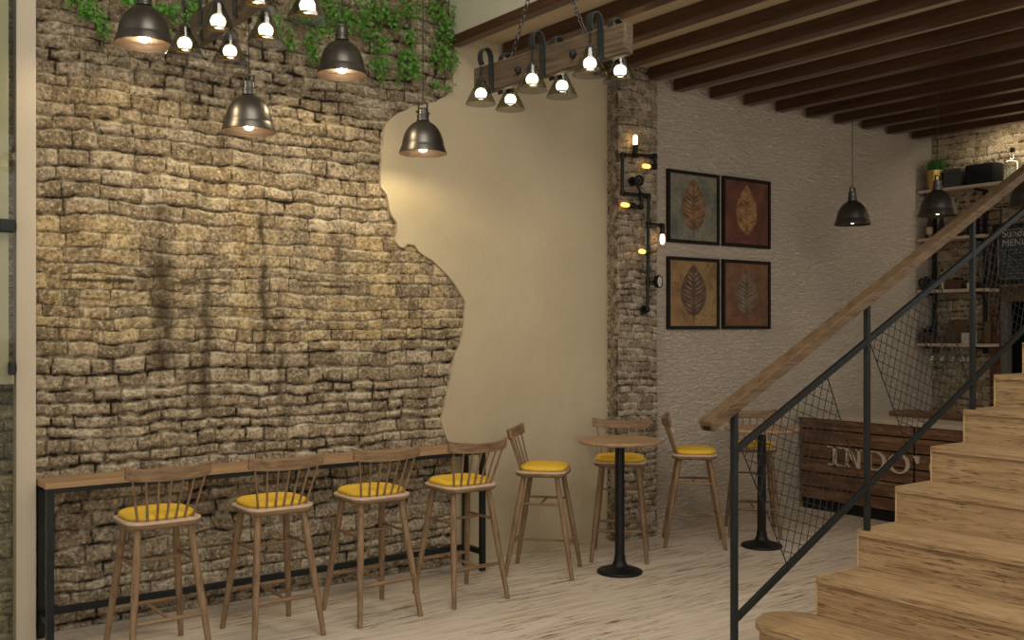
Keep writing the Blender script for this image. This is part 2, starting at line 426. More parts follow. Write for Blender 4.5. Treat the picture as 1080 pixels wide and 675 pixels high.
# brick behind the bar (wall_long), plaster skin over its right-hand part
DP = .030
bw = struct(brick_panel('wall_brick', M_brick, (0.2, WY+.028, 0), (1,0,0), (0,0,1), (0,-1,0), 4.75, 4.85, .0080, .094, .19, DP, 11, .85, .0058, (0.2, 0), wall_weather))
struct(MB().box(-.5, 4.95, WY+.02, WY+.25, 4.85, TOP).build('wall_upper', M_plaster, smooth=0))
PL = [(4.468,4.181),(4.452,3.95),(4.449,3.791),(4.40,3.772),(4.377,3.745),(4.330,3.722),(4.288,3.690),(4.22,3.672),(4.156,3.644),(4.09,3.632),(4.027,3.596),(3.95,3.560),(3.885,3.512),(3.842,3.466),(3.822,3.40),(3.817,3.318),(3.801,3.25),(3.801,3.172),(3.788,3.07),(3.792,2.976),(3.842,2.925),(3.860,2.86),(3.867,2.808),(3.90,2.75),(3.937,2.711),(3.934,2.64),(3.919,2.571),(3.955,2.53),(3.989,2.520),(4.03,2.553),(4.095,2.546),(4.13,2.50),(4.20,2.458),(4.26,2.434),(4.34,2.37),(4.408,2.316),(4.48,2.24),(4.559,2.13),(4.575,2.10),(4.569,2.03),(4.560,1.93),(4.547,1.843),(4.51,1.74),(4.464,1.657),(4.43,1.50),(4.386,1.341),(4.36,1.24),(4.341,1.154),(4.36,1.09),(4.386,1.031),(4.44,.93),(4.449,.882),(4.452,.65),(4.459,.426),(4.452,.30),(4.449,.199),(4.468,0.0)]
poly = PL + [(6.12,0.0),(6.12,4.185)]
ry = Matrix(((1,0,0,0),(0,0,-1,0),(0,1,0,0),(0,0,0,1)))     # (x, z) outline to the wall plane
MP = MB().prism(poly, -(WY+.05), -(WY-.012), ry)
struct(MP.build('wall_plaster', M_plaster, smooth=0))
struct(MB().box(4.40, 6.12, WY-.005, WY+.05, 4.185, SOF).build('trim_1', M_plaster, smooth=0))
struct(MB().box(6.10, BX+.3, WY, WY+.25, 0, SOF).build('wall_stucco', M_stucco, smooth=0))

# brick pillar: front and left cheek
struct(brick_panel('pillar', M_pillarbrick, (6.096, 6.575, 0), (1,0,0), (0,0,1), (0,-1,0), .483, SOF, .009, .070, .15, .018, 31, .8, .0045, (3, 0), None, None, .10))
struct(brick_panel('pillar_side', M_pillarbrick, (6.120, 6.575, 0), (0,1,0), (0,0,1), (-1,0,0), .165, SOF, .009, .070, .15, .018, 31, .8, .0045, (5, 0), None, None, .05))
# back wall and the kitchen doorway
DX = BX
BD = .015
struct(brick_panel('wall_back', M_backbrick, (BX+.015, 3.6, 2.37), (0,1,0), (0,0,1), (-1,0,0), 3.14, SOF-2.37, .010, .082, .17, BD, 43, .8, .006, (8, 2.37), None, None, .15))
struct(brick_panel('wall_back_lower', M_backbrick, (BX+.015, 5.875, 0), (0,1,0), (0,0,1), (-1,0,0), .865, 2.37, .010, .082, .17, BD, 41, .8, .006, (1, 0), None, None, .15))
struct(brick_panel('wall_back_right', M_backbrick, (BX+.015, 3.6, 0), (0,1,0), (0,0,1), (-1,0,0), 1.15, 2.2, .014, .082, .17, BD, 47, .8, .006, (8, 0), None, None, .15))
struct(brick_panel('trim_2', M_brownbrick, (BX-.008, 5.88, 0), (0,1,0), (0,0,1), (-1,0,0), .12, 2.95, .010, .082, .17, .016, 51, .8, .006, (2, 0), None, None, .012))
struct(MB().box(DX-.03, DX+.16, 3.6, 5.875, 2.20, 2.37).build('trim_3', M_hand, smooth=0, bevel=.006))
dj = MB().box(DX-.03, DX+.10, 5.80, 5.872, 0, 2.2).box(DX-.03, DX+.10, 4.75, 4.82, 0, 2.2)
struct(dj.build('door_2', plain('grey_jamb_paint', (.14,.13,.12), .5), smooth=0, bevel=.005))
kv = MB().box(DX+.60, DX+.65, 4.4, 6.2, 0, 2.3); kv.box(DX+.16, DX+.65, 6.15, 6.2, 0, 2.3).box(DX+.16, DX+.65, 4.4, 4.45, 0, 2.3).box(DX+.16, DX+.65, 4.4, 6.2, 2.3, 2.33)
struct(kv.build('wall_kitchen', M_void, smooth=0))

# left: cream door frame and glass
struct(MB().box(1.233, 1.343, 6.60, 6.70, 0, TOP).build('door_1', M_cream, smooth=0, bevel=.004))
gl = bpy.data.objects.new('window_1', None); C.objects.link(gl); gl.location = (1.15, 6.56, 0); struct(gl)
MB().box(-.9, .070, -.006, .006, .02, 4.9).build('pane', M_door_glass, gl, smooth=0)
MB().box(-.9, .040, .03, .075, 1.62, 4.9).box(-.9, .070, .03, .075, 1.565, 1.62).build('frame', M_cream, gl, smooth=0, bevel=.003)
for z0, z1, x0 in ((2.468, 2.545, -.02), (1.625, 1.70, .035)):
    MB().box(x0, .070, -.035, .03, z0, z1).box(x0+.02, .074, -.030, .03, z0+.012, z1-.02).build('hinge', M_black, gl, smooth=0, bevel=.006)

# ------------------------------------------------------------------ ceiling beams
ordn = ['first','second','third','fourth','fifth','sixth','seventh','eighth','ninth','tenth','eleventh','twelfth','thirteenth','fourteenth']
for i in range(14):
    x0 = EDGE + .502*i
    if i == 0:
        o = MB().box(x0-.012, x0+.085, .25, 6.71, 4.15, 4.224).build('ceiling_beam', M_beam, smooth=0, bevel=.007)
        tag(o, 'dark brown edge beam under the pale mezzanine front, first of the row', 'ceiling beam', 'exposed beams under the mezzanine')
    else:
        yy = 6.70 if i != 4 else 6.53
        if 3.2 < i < 4.8: yy = 6.53
        o = MB().box(x0, x0+.115, .25, yy, 4.145, SOF).build('ceiling_beam', M_beam, smooth=0, bevel=.007)
        lab = 'dark brown exposed ceiling beam, %s from the mezzanine edge' % ordn[i] if i < 13 else 'dark brown exposed ceiling beam beside the brick back wall, last of the row'
        tag(o, lab, 'ceiling beam', 'exposed beams under the mezzanine')

# ------------------------------------------------------------------ bar stool
def rrect(w, d, r, n=6, sup=1.0):
    p = []
    for cx_, cy_, a0 in ((w/2-r, d/2-r, 0), (-w/2+r, d/2-r, PI/2), (-w/2+r, -d/2+r, PI), (w/2-r, -d/2+r, 1.5*PI)):
        for k in range(n+1):
            a = a0 + PI/2*k/n; p.append((cx_ + r*math.cos(a), cy_ + r*math.sin(a)))
    return p
def loft(mb, rings):
    n = len(rings[0]); vs = [p for r in rings for p in r]
    fs = [(i*n+k, i*n+(k+1)%n, (i+1)*n+(k+1)%n, (i+1)*n+k) for i in range(len(rings)-1) for k in range(n)]
    fs += [tuple(range(n))[::-1], tuple((len(rings)-1)*n+k for k in range(n))]
    return mb.add(vs, fs)
def make_stool(label, group, loc, rz):
    t = thing('bar_stool', label, 'bar stool', loc, rz, group)
    # seat: thin slab with rounded corners, its pale upper lip shows round the cushion
    base = rrect(.430, .395, .095)
    rings = [[(x*s_, y*s_, z) for x, y in base] for s_, z in ((.90,.762),(.97,.770),(1.0,.784),(1.0,.793))]
    loft(MB(), rings).build('seat', M_stool_x, t, 50)
    rings = [[(x*s_, y*s_, z) for x, y in base] for s_, z in ((1.004,.793),(1.012,.799),(1.0,.805),(.94,.807))]
    loft(MB(), rings).build('seat_rim', M_seatrim, t, 50)
    cb = rrect(.392, .355, .12)
    rings = [[(x*s_, .012+y*s_, z) for x, y in cb] for s_, z in ((.95,.8065),(1.0,.815),(1.01,.825),(.985,.835),(.92,.842),(.75,.848),(.45,.851),(.1,.852))]
    loft(MB(), rings).build('cushion', M_cushion, t, 80)
    top = {}; foot = {}
    for sx in (-1, 1):
        for sy in (-1, 1):
            a = Vector((sx*.148, sy*.128, .765)); b = Vector((sx*.225, sy*.2575, 0)); top[sx,sy] = a; foot[sx,sy] = b
            ts = [0, .12, .45, .8, 1]; rr = [.0190, .0212, .0222, .0188, .0160]
            MB().tube([a.lerp(b, q) for q in ts], rr, 12).build('leg', M_stool_z, t, 60)
    def at(sx, sy, z):
        a, b = top[sx,sy], foot[sx,sy]; return a.lerp(b, (a.z-z)/(a.z-b.z))
    def rod(p, q, mat, r=.0105):
        MB().tube([p, p.lerp(q, .2), p.lerp(q, .5), p.lerp(q, .8), q], [r*.8, r, r*1.1, r, r*.8], 10).build('stretcher', mat, t, 60)
    for sx in (-1, 1): rod(at(sx,-1,.555), at(sx,1,.555), M_stool_y, .0095)
    l = at(-1,-1,.555).lerp(at(-1,1,.555), .5); r = at(1,-1,.555).lerp(at(1,1,.555), .5); rod(l, r, M_stool_x, .009)
    for sy in (-1, 1): rod(at(-1,sy,.25), at(1,sy,.25), M_stool_x, .0125)
    l = at(-1,-1,.25).lerp(at(1,-1,.25), .5); r = at(-1,1,.25).lerp(at(1,1,.25), .5); rod(l, r, M_stool_y, .0095)
    # backrest: curved crest rail on seven fanned spindles
    n = 16; rings = []
    for k in range(n+1):
        s_ = -1 + 2*k/n; x = .244*s_; y = -.258 + .052*s_*s_; e = abs(s_)
        zt = 1.108 + .026*e**3; zb = 1.040 + .010*e**2 + .010*max(0, e-.85)/.15; th = .013 + .002*(1-e)
        lean = .012
        rings.append([(x, y-th-lean, zt), (x, y+th-lean, zt), (x, y+th, zb), (x, y-th, zb)])
    loft(MB(), rings).build('crest_rail', M_stool_x, t, 50, bevel=.005)
    for k in range(7):
        s_ = -1 + k/3; xb = .155*s_; xt = .206*s_
        a = Vector((xb, -.165 + .018*s_*s_, .80)); b = Vector((xt, -.258 + .052*(xt/.244)**2, 1.052 + .006*abs(s_)))
        MB().tube([a, a.lerp(b, .3), a.lerp(b, .7), b], [.0075, .0078, .0068, .006], 8).build('spindle', M_stool_z, t, 60)
    return t
GB = 'yellow-seated stools along the wall bar'; GT = 'yellow-seated stools at the round tables'
s1 = make_stool('wooden spindle-back stool with yellow cushion at the bar, nearest the cream door frame', GB, (1.86, 5.935, 0), 0)
for x, y, rz, lab, g in (
    (2.57, 5.93, 0, 'yellow-cushioned wooden stool facing the bar, second from the cream door frame', GB),
    (3.265, 5.92, 0, 'yellow-cushioned wooden stool facing the bar, third from the cream door frame', GB),
    (3.98, 5.92, 0, "yellow-cushioned wooden stool at the bar's plaster end, fourth from the cream door frame", GB),
    (4.894, 6.121, math.radians(-138.7), 'side-on yellow-cushioned stool in front of bare plaster, between bar and round table', GT),
    (5.74, 6.16, math.radians(135), 'yellow-cushioned stool behind the round table in front of the brick pillar', GT),
    (6.592, 6.13, math.radians(-134), 'side-on yellow-cushioned stool between the two round tables, below the leaf pictures', GT),
    (7.392, 6.139, math.radians(135), 'yellow-cushioned stool behind the round table seen through the stair railing', GT)):
    dup(s1, (x, y, 0), rz, lab, g)

# ------------------------------------------------------------------ wall bar
bar = thing('wall_bar', 'long narrow wooden wall bar on black steel frame against rough brick', 'bar table', (0,0,0))
BX0, BX1, BY0, BY1 = 1.352, 4.56, 6.40, 6.70
MB().box(BX0, BX1, BY0, BY1, .945, .978).build('bar_top', M_bar, bar, smooth=0, bevel=.003)
MB().box(BX0+.01, BX1-.01, BY0+.012, BY0+.042, .915, .945).box(BX0+.01, BX1-.01, BY1-.042, BY1-.012, .915, .945).build('top_rail', M_black, bar, smooth=0, bevel=.002)
for x in (BX0+.012, BX1-.052):
    for y in (BY0+.012, BY1-.052):
        MB().box(x, x+.04, y, y+.04, 0, .915).build('leg', M_black, bar, smooth=0, bevel=.002)
    MB().box(x, x+.04, BY0+.052, BY1-.052, .13, .17).build('side_rail', M_black, bar, smooth=0, bevel=.002)
MB().box(BX0+.052, BX1-.052, BY1-.05, BY1-.015, .13, .17).build('foot_rail', M_black, bar, smooth=0, bevel=.002)

# ------------------------------------------------------------------ round tables
def make_table(label, loc):
    t = thing('round_table', label, 'round table', loc, 0, 'round bar tables')
    MB().lathe([(.0005,1.005),(.300,1.005),(.313,1.010),(.318,1.018),(.318,1.028),(.313,1.035),(.0005,1.035)], 56).build('table_top', M_table, t, 40)
    n = 10
    MB().lathe([(.040,.06),(.038,.10),(.0375,.99),(.10,.992),(.10,1.004)], n).build('column', M_iron, t, 20)
    MB().lathe([(.0005,.0),(.172,.0),(.176,.006),(.176,.016),(.168,.024),(.135,.030),(.128,.038),(.090,.044),(.060,.060),(.046,.095),(.041,.14),(.0005,.14)], 48).build('base', M_iron, t, 50)
    return t
t1 = make_table('small round wooden table on black pedestal before the brick pillar', (5.35, 5.746, 0))
dup(t1, (6.976, 5.692, 0), .6, 'round wooden pedestal table partly behind the wire mesh of the stair railing')

# ------------------------------------------------------------------ pendant lamps
def make_pendant(label, loc, rim_z, ceil_z, group, bulb=None):
    t = thing('pendant_lamp', label, 'pendant lamp', (loc[0], loc[1], rim_z), 0, group)
    outer = [(.030,.236),(.050,.229),(.072,.216),(.096,.196),(.118,.168),(.135,.134),(.146,.098),(.152,.066),(.154,.054),(.158,.046),(.161,.040),(.163,.030),(.172,.010),(.1735,.0),(.171,-.002)]
    MB().lathe(outer, 56).build('shade', M_bronze, t, 35)
    inner = [(max(.001, r-.004), z-.003) for r, z in outer[:-2]] + [(.1700,-.002)]
    MB().lathe(inner[::-1], 56).build('shade_lining', M_lining, t, 40)
    nk = [(.0005,.232),(.046,.236),(.046,.246),(.041,.250),(.041,.262),(.045,.266),(.045,.274),(.038,.280),(.038,.318),(.031,.326),(.0005,.328)]
    MB().lathe(nk, 28).build('lamp_neck', M_bronze, t, 35)
    yk = MB()
    for s in (-1, 1): yk.bar((s*.036, 0, .29), (s*.036, 0, .366), .006, .016, (0,1,0))
    yk.bar((-.039,0,.366), (.039,0,.366), .016, .006)
    for s in (-1, 1): yk.tube([(s*.036,0,.296),(s*.055,0,.296)], .009, 10)
    yk.torus((0,0,.378), .011, .003, Matrix.Rotation(PI/2,4,'X'))
    yk.build('yoke', M_bronze, t, 35)
    MB().ball((0,0,.052), .036, 1.15, 20, 12).build('bulb', bulb or M_pbulb, t, 80)
    MB().lathe([(.014,.088),(.018,.096),(.018,.12),(.014,.24)], 16).build('socket', M_bronze, t, 40)
    MB().tube([(0,0,.384),(0,0,ceil_z-rim_z)], .0035, 8).build('cord', M_cord, t, 60)
    return t
GP = 'dark bell pendants hanging before the brick wall'
PEND = [(1.864, 3.615, 'dark bronze bell pendant beside the chandelier, highest and nearest the cream door frame'),
        (2.526, 3.165, 'dark bell pendant hanging low before bare brick, second from the cream door frame'),
        (3.190, 3.632, 'dark bell pendant in front of the trailing ivy, third from the cream door frame'),
        (3.840, 3.161, 'dark bell pendant before the border of brick and plaster')]
for x, z, lab in PEND: make_pendant(lab, (x, 6.2), z, TOP, GP)
GC = 'dark bell pendants above the counter'
p5 = make_pendant('dark bell pendant hanging before the stucco wall beside the leaf pictures', (8.60, 5.90), 2.915, SOF, GC, glow('dim_bulb', (1,.80,.48), 12))
dup(p5, (8.62, 5.02, 2.925), 0, 'dark bell pendant in front of the shelves, partly behind the wooden handrail', GC)
dup(p5, (8.62, 4.19, 2.925), 0, 'bell pendant cut by the edge of the photo, over the chalkboard', GC)

# ------------------------------------------------------------------ chandeliers
def strap_pts(s):
    pts = [(s*.036, -.005), (s*.036, .09), (s*.036, .185)]
    for k in range(0, 11):
        a = PI*(1 - k/10*1.28); pts.append((s*(.077 + .041*math.cos(a)), .185 + .056*math.sin(a)))
    return pts
def make_chandelier(label, loc, ceil_z, sp=.437):
    t = thing('beam_chandelier', label, 'chandelier', loc, 0, 'six-lamp beam chandeliers')
    L = sp + .17
    MB().box(-.033, .033, -L, L, .008, .168).build('wooden_beam', M_chwood, t, 30, bevel=.014, seg=3)
    for yk in (-sp/2-.02, sp/2-.02):
        for s in (-1, 1):
            MB().lathe([(.0005,.024),(.014,.022),(.020,.014),(.022,.0),(.022,-.012)], 16, Matrix.Translation((s*.033, yk, .075)) @ Matrix.Rotation(s*PI/2, 4, 'Y')).build('bolt', M_iron, t, 40)
    for i in (-1, 0, 1):
        y = i*sp
        for s in (-1, 1):
            hp = strap_pts(s); mb = MB()
            w = .021
            vs = []; fs = []
            for j, (x, z) in enumerate(hp):
                j0 = max(0, j-1); j1 = min(len(hp)-1, j+1); dx = hp[j1][0]-hp[j0][0]; dz = hp[j1][1]-hp[j0][1]; l_ = math.hypot(dx, dz); nx, nz = -dz/l_*.0028, dx/l_*.0028
                vs += [(x-nx, y-w, z-nz), (x-nx, y+w, z-nz), (x+nx, y+w, z+nz), (x+nx, y-w, z+nz)]
            mlen = len(hp)
            for j in range(mlen-1):
                for k in range(4): fs.append((j*4+k, j*4+(k+1)%4, (j+1)*4+(k+1)%4, (j+1)*4+k))
            fs += [(3,2,1,0), tuple((mlen-1)*4+k for k in range(4))]
            mb.add(vs, fs)
            for zz in (.02, .09, .16): mb.ball((s*.040, y, zz), .006, 1, 8, 6)
            hk = mb.build('hook_strap', M_strap, t, 35)
            lx = s*.112; lz = -.085
            lk = MB()
            for q in range(5): lk.torus((lx, y, lz+.150+q*.014+.010), .008, .002, Matrix.Rotation(PI/2,4,'X') if q%2 else Matrix.Rotation(PI/2,4,'Y'), 12, 6)
            lk.build('link', M_iron, hk, 60)
            MB().lathe([(.0005,.152),(.010,.156),(.018,.150),(.0235,.138),(.0235,.098),(.020,.093),(.0005,.093)], 18, Matrix.Translation((lx,y,lz))).build('lamp_cap', M_cap, hk, 40)
            pr = [(.025,.136),(.032,.120),(.052,.075),(.072,.036),(.089,.0),(.0875,.0),(.0705,.036),(.0505,.075),(.0305,.120),(.0237,.134)]
            g = MB().lathe(pr, 40, Matrix.Translation((lx,y,lz))).build('glass_shade', M_cone, hk, 60)
            MB().ball((lx,y,lz+.060), .0335, .95, 18, 12).build('bulb', M_cbulb, hk, 80)
            MB().lathe([(.026,.030),(.047,.029),(.047,.0265),(.026,.026)], 28, Matrix.Translation((lx,y,lz))).build('glint_ring', M_brass, hk, 40)  # added ring imitating the bulb's reflection in the glass
    ring = Vector((0, 0, .80))
    for yk in (-.30, .30):
        a = Vector((0, yk, .165)); d = ring - a; nl = int(d.length/.030); mb = MB()
        q = d.to_track_quat('X', 'Z').to_matrix().to_4x4()
        for k in range(nl):
            mb.torus(a + d*((k+.5)/nl), .012, .0026, q @ Matrix.Rotation(PI/2*(k%2),4,'X'), 12, 6, 1.65)
        mb.torus(a, .018, .004, Matrix.Rotation(PI/2,4,'X'), 14, 6)
        mb.build('chain', M_chrome, t, 60)
    mb = MB().torus(ring, .03, .005, Matrix.Rotation(PI/2,4,'Y'), 18, 8)
    top = ceil_z - loc[2]; nl = int((top-.83)/.034)
    for k in range(nl): mb.torus((0,0,.83+(k+.5)*(top-.83)/nl), .012, .0026, Matrix.Rotation(PI/2*(k%2),4,'Z') @ Matrix.Rotation(PI/2,4,'Y'), 12, 6, 1.65)
    mb.build('hanging_chain', M_chrome, t, 60)
    return t
make_chandelier('wooden beam chandelier cut by the top of the photo, in front of brick and ivy', (1.745, 4.36, 3.288), TOP)
c2 = make_chandelier('wooden beam chandelier with six glass cone lamps below the mezzanine edge', (3.455, 4.29, 3.268), TOP)
c2.rotation_euler = (0,0,math.radians(4.2))

# ------------------------------------------------------------------ pipe sconce on the pillar
PY = 6.50
ps = thing('pipe_sconce', 'black iron pipe wall lamp with five amber bulbs on the brick pillar', 'wall lamp', (6.3, 6.54, 0))
def pw(u, v, Y=PY):        # a spot on the plane Y of the pillar face, seen at u, v
    k = (u-540)/1060.; r = (.59955 + .80034*k, .80034 - .59955*k); d = Y/r[1]
    return Vector((r[0]*d, Y, 1.9 - (v-346)/1060.*d))
def loc(p): return Vector(p) - Vector((6.3, 6.54, 0))
def pipe(seq, r=.0155):
    mb = MB(); P = [loc(pw(*q)) for q in seq]
    for a, b in zip(P[:-1], P[1:]): mb.tube([a, b], r, 12)
    for i, p in enumerate(P):
        mb.ball(p, r*1.5, 1, 12, 8)
        for o_ in (P[i-1] if i else None, P[i+1] if i < len(P)-1 else None):
            if o_ is None: continue
            d = (o_-p).normalized(); mb.tube([p+d*.010, p+d*.030], r*1.45, 12)
    return mb
pipe([(670,164),(691,164.5),(691,176.5)]).build('pipe', M_iron, ps, 50)
pipe([(670,164),(656.4,163),(656.4,204),(676.6,206),(684.2,206.6),(683.8,236),(683.6,266),(683.2,297),(683,327)]).build('pipe', M_iron, ps, 50)
pipe([(676.6,206),(676.6,218.5),(667,217.5)]).build('pipe', M_iron, ps, 50)
pipe([(683.8,236),(698.6,238),(698.6,243)]).build('pipe', M_iron, ps, 50)
def flange(u, v, wheel):
    p = loc(pw(u, v)); mb = MB()
    mb.tube([p, p + Vector((0,.045,0))], .016, 14)
    mb.tube([p + Vector((0,.030,0)), p + Vector((0,.046,0))], .042, 20)
    if wheel:
        mb.torus(p + Vector((0,-.05,0)), .040, .011, Matrix.Rotation(PI/2,4,'X'), 20, 8); mb.tube([p, p+Vector((0,-.052,0))], .010, 12)
        for k in range(3):
            a = k*PI/3; mb.tube([p+Vector((.036*math.cos(a),-.05,.036*math.sin(a))), p+Vector((-.036*math.cos(a),-.05,-.036*math.sin(a)))], .005, 8)
    mb.build('flange', M_iron, ps, 40)
flange(670.3, 191, True); flange(682.6, 327, False)
MB().tube([loc(pw(670.3,191)), loc(pw(676.6,206))], .011, 12).build('pipe', M_iron, ps, 40)
def ebulb(u, v, d, mat):
    p = loc(pw(u, v)); d = Vector(d); q = d.to_track_quat('Z', 'Y').to_matrix().to_4x4(); T = Matrix.Translation(p) @ q
    MB().lathe([(.0005,0),(.024,.0),(.026,.010),(.022,.014),(.022,.045),(.027,.050),(.027,.062),(.0005,.062)], 18, T).build('lamp_socket', M_iron, ps, 40)
    MB().lathe([(.013,.062),(.019,.072),(.0215,.095),(.0215,.125),(.018,.142),(.010,.152),(.0005,.155)], 18, T).build('bulb', mat, ps, 80)
ebulb(670, 160.5, (0,0,1), M_fbulb)
ebulb(690.5, 176.5, (-1,0,0), M_ebulb)
ebulb(668.5, 217.0, (-1,0,-.0), M_ebulb)
ebulb(683.6, 266, (-.9,-.25,0), M_ebulb)
ebulb(698.6, 240, (0,0,-1), M_fbulb)
gp = loc(pw(694.5, 297, 6.46)); G_ = Matrix.Translation(gp) @ Matrix.Rotation(math.radians(18),4,'Z') @ Matrix.Rotation(PI/2,4,'X')
gz = MB().lathe([(.0005,-.028),(.052,-.026),(.058,-.018),(.060,.012),(.052,.018),(.049,.010)], 32, G_)
gz.tube([gp + Vector((0,.01,0)), loc(pw(683.4,297))], .010, 10)
gau = gz.build('gauge', M_iron, ps, 35)
MB().lathe([(.0005,.0115),(.0495,.0105)], 32, G_).build('dial', plain('white_dial', (.75,.73,.68), .4, .02), gau, 0)
nd = MB()
for k in range(11):
    a = math.radians(-135 + 27*k) + PI/2; nd.bar(G_ @ Vector((.036*math.cos(a), .036*math.sin(a), .0122)), G_ @ Vector((.045*math.cos(a), .045*math.sin(a), .0122)), .0025, .001, G_.to_3x3() @ Vector((0,0,1)))
nd.bar(G_ @ Vector((-.010,.012,.013)), G_ @ Vector((.026,-.030,.013)), .004, .0015, G_.to_3x3() @ Vector((0,0,1)))
nd.build('needle', M_iron, gau, 0)

# ------------------------------------------------------------------ leaf pictures
def picture(x0, x1, z0, z1, label, bg, leaf, vein, seed, tilt=0, lw=.33):
    t = thing('leaf_picture', label, 'framed picture', ((x0+x1)/2, WY, z0), 0, 'framed leaf pictures')
    w = x1-x0; h = z1-z0; fw = .032; fr = MB()
    fr.box(-w/2, w/2, -.034, -.002, 0, fw).box(-w/2, w/2, -.034, -.002, h-fw, h).box(-w/2, -w/2+fw, -.034, -.002, fw, h-fw).box(w/2-fw, w/2, -.034, -.002, fw, h-fw)
    fr.build('frame', M_picframe, t, smooth=0, bevel=.004)
    m, nt, b = newmat('print_ground'); n = noise(nt, mapping(nt, (1,1,1), loc=(seed*3.1,0,seed)), 4.5, 5, .6)
    c = ramp(nt, n, [(.32, bg[0]), (.5, bg[1]), (.68, bg[2])]); n2 = noise(nt, mapping(nt, (1,1,1), loc=(seed,0,0)), 30, 4)
    c = mix(nt, ramp(nt, n2, [(.35, gray(.4)), (.5, gray(0))]), c, tuple(x*.5 for x in bg[0])); nt.links.new(c, b.inputs['Base Color']); setb(b, rough=.5)
    MB().box(-w/2+fw, w/2-fw, -.020, -.004, fw, h-fw).build('print', m, t, smooth=0)
    m2, nt, b = newmat('printed_leaf'); n = noise(nt, mapping(nt, (7,1,13), (0,.7,0)), 1.0, 5, .6)
    c = ramp(nt, n, [(.35, leaf[0]), (.55, leaf[1]), (.72, leaf[2])]); nt.links.new(c, b.inputs['Base Color']); setb(b, rough=.5)
    H = h*.77; W = w*lw/2; zb = h*.12
    def half(s): # leaf half width at height fraction s (0 foot .. 1 tip)
        return W*(math.sin(PI*min(1, s**.85))**.72)*(1.0 if s < .6 else 1 - .30*((s-.6)/.4)**1.5)
    S = [i/28 for i in range(29)]
    pl = [(half(s), zb+.06*h+s*(H-.04*h)) for s in S] + [(-half(s)*1.02, zb+.06*h+s*(H-.04*h)) for s in S[::-1][1:-1]]
    P = Matrix(((1,0,0,0),(0,0,-1,0),(0,1,0,0),(0,0,0,1)))
    MB().prism(pl, .0200, .0206, P).build('leaf_print', m2, t, smooth=0)
    vb = MB(); vb.prism([(-.0045,zb-.03*h),(.0045,zb-.03*h),(.001,zb+H),(-.001,zb+H)], .0203, .0211, P)
    vb.build('midrib', plain('printed_midrib', leaf[0], .5), t, smooth=0)
    vv = MB(); rg = random.Random(seed)
    for i in range(9):
        s = .07 + .085*i
        for sd in (-1, 1):
            if rg.random() < .12: continue
            z = zb+.06*h+s*(H-.04*h); hw = half(min(1, s+.12))*rg.uniform(.70, .92); th = rg.uniform(.004, .012); up = .085*h
            vv.prism([(sd*.006, z), (sd*hw*.5, z+up*.42-th*.3), (sd*hw, z+up), (sd*hw*.5, z+up*.42+th)][::sd], .0203, .0209, P)
    vv.build('leaf_veins', plain('printed_vein', vein, .5, .35, 30), t, smooth=0)
    return t
picture(6.868, 7.588, 2.714, 3.408, 'framed brown leaf picture on grey-blue, upper one beside the pillar', ((.10,.115,.09),(.20,.20,.145),(.30,.255,.165)), ((.08,.038,.018),(.22,.115,.05),(.34,.21,.10)), (.42,.30,.17), 3, lw=.47)
picture(7.640, 8.368, 2.716, 3.412, 'framed golden leaf picture on deep red, upper one away from the pillar', ((.075,.022,.014),(.14,.040,.024),(.19,.070,.035)), ((.12,.055,.02),(.36,.19,.07),(.46,.27,.11)), (.52,.34,.15), 5, lw=.43)
picture(6.868, 7.588, 1.888, 2.580, 'framed dark brown leaf picture on ochre, lower one beside the pillar', ((.16,.09,.032),(.30,.18,.065),(.36,.23,.095)), ((.045,.022,.014),(.12,.06,.034),(.17,.10,.06)), (.36,.28,.19), 8, lw=.49)
picture(7.640, 8.368, 1.890, 2.584, 'framed grey leaf picture on rust brown, lower one away from the pillar', ((.09,.040,.018),(.18,.075,.030),(.22,.105,.045)), ((.07,.052,.038),(.16,.11,.075),(.23,.16,.09)), (.36,.25,.12), 13, lw=.45)

# ------------------------------------------------------------------ stairs
R_, G_O, SX, SY, SW = .2245, .406, 4.541, 3.64, 1.74
st = thing('staircase', 'oak staircase with solid risers climbing past the counter', 'staircase', (SX, SY, 0))
NST = 9
rg = random.Random(4)
for i in range(NST):
    x0 = i*G_O; z1 = (i+1)*R_; z0 = i*R_
    if i == 0:
        r = (G_O+.05)/2; yc = -.02
        pts = [(-.05 + r + r*math.cos(a), yc + r*math.sin(a)) for a in [PI/2*k/8 for k in range(0, 9)]] + [(-.05 + r + r*math.cos(a), yc + .9*r*math.sin(a)) for a in [PI/2 + PI/2*k/10 for k in range(1, 11)]]
        pts += [(-.05, -SW), (G_O, -SW)]
        MB().prism(pts, z1-.035, z1).build('tread', M_stair, st, 30, bevel=.004)
        pts2 = [(x+.016 if x < .2 else x-.003, y-.016 if y > -1 else y) for x, y in pts]
        MB().prism(pts2, 0, z1-.035).build('riser', M_stair, st, 30)
    else:
        MB().box(x0-.016, x0+G_O-.001, -SW, -.012, z1-.034, z1).build('tread', M_stair, st, smooth=0, bevel=.003)
        MB().box(x0+.001, x0+.025, -SW, -.012, z0-.0, z1-.034).build('riser', M_stair, st, smooth=0)
side = MB()
for i in range(1, NST):
    side.box(i*G_O-.001, (i+1)*G_O + (.03 if i == NST-1 else 0), -.012, 0.0, 0, (i+1)*R_)
side.build('stringer', M_stair_edge, st, smooth=0)
side = MB()
for i in range(1, NST):
    side.box(i*G_O-.001, (i+1)*G_O, -SW-.012, -SW, 0, (i+1)*R_)
side.build('stringer', M_stair_edge, st, smooth=0)

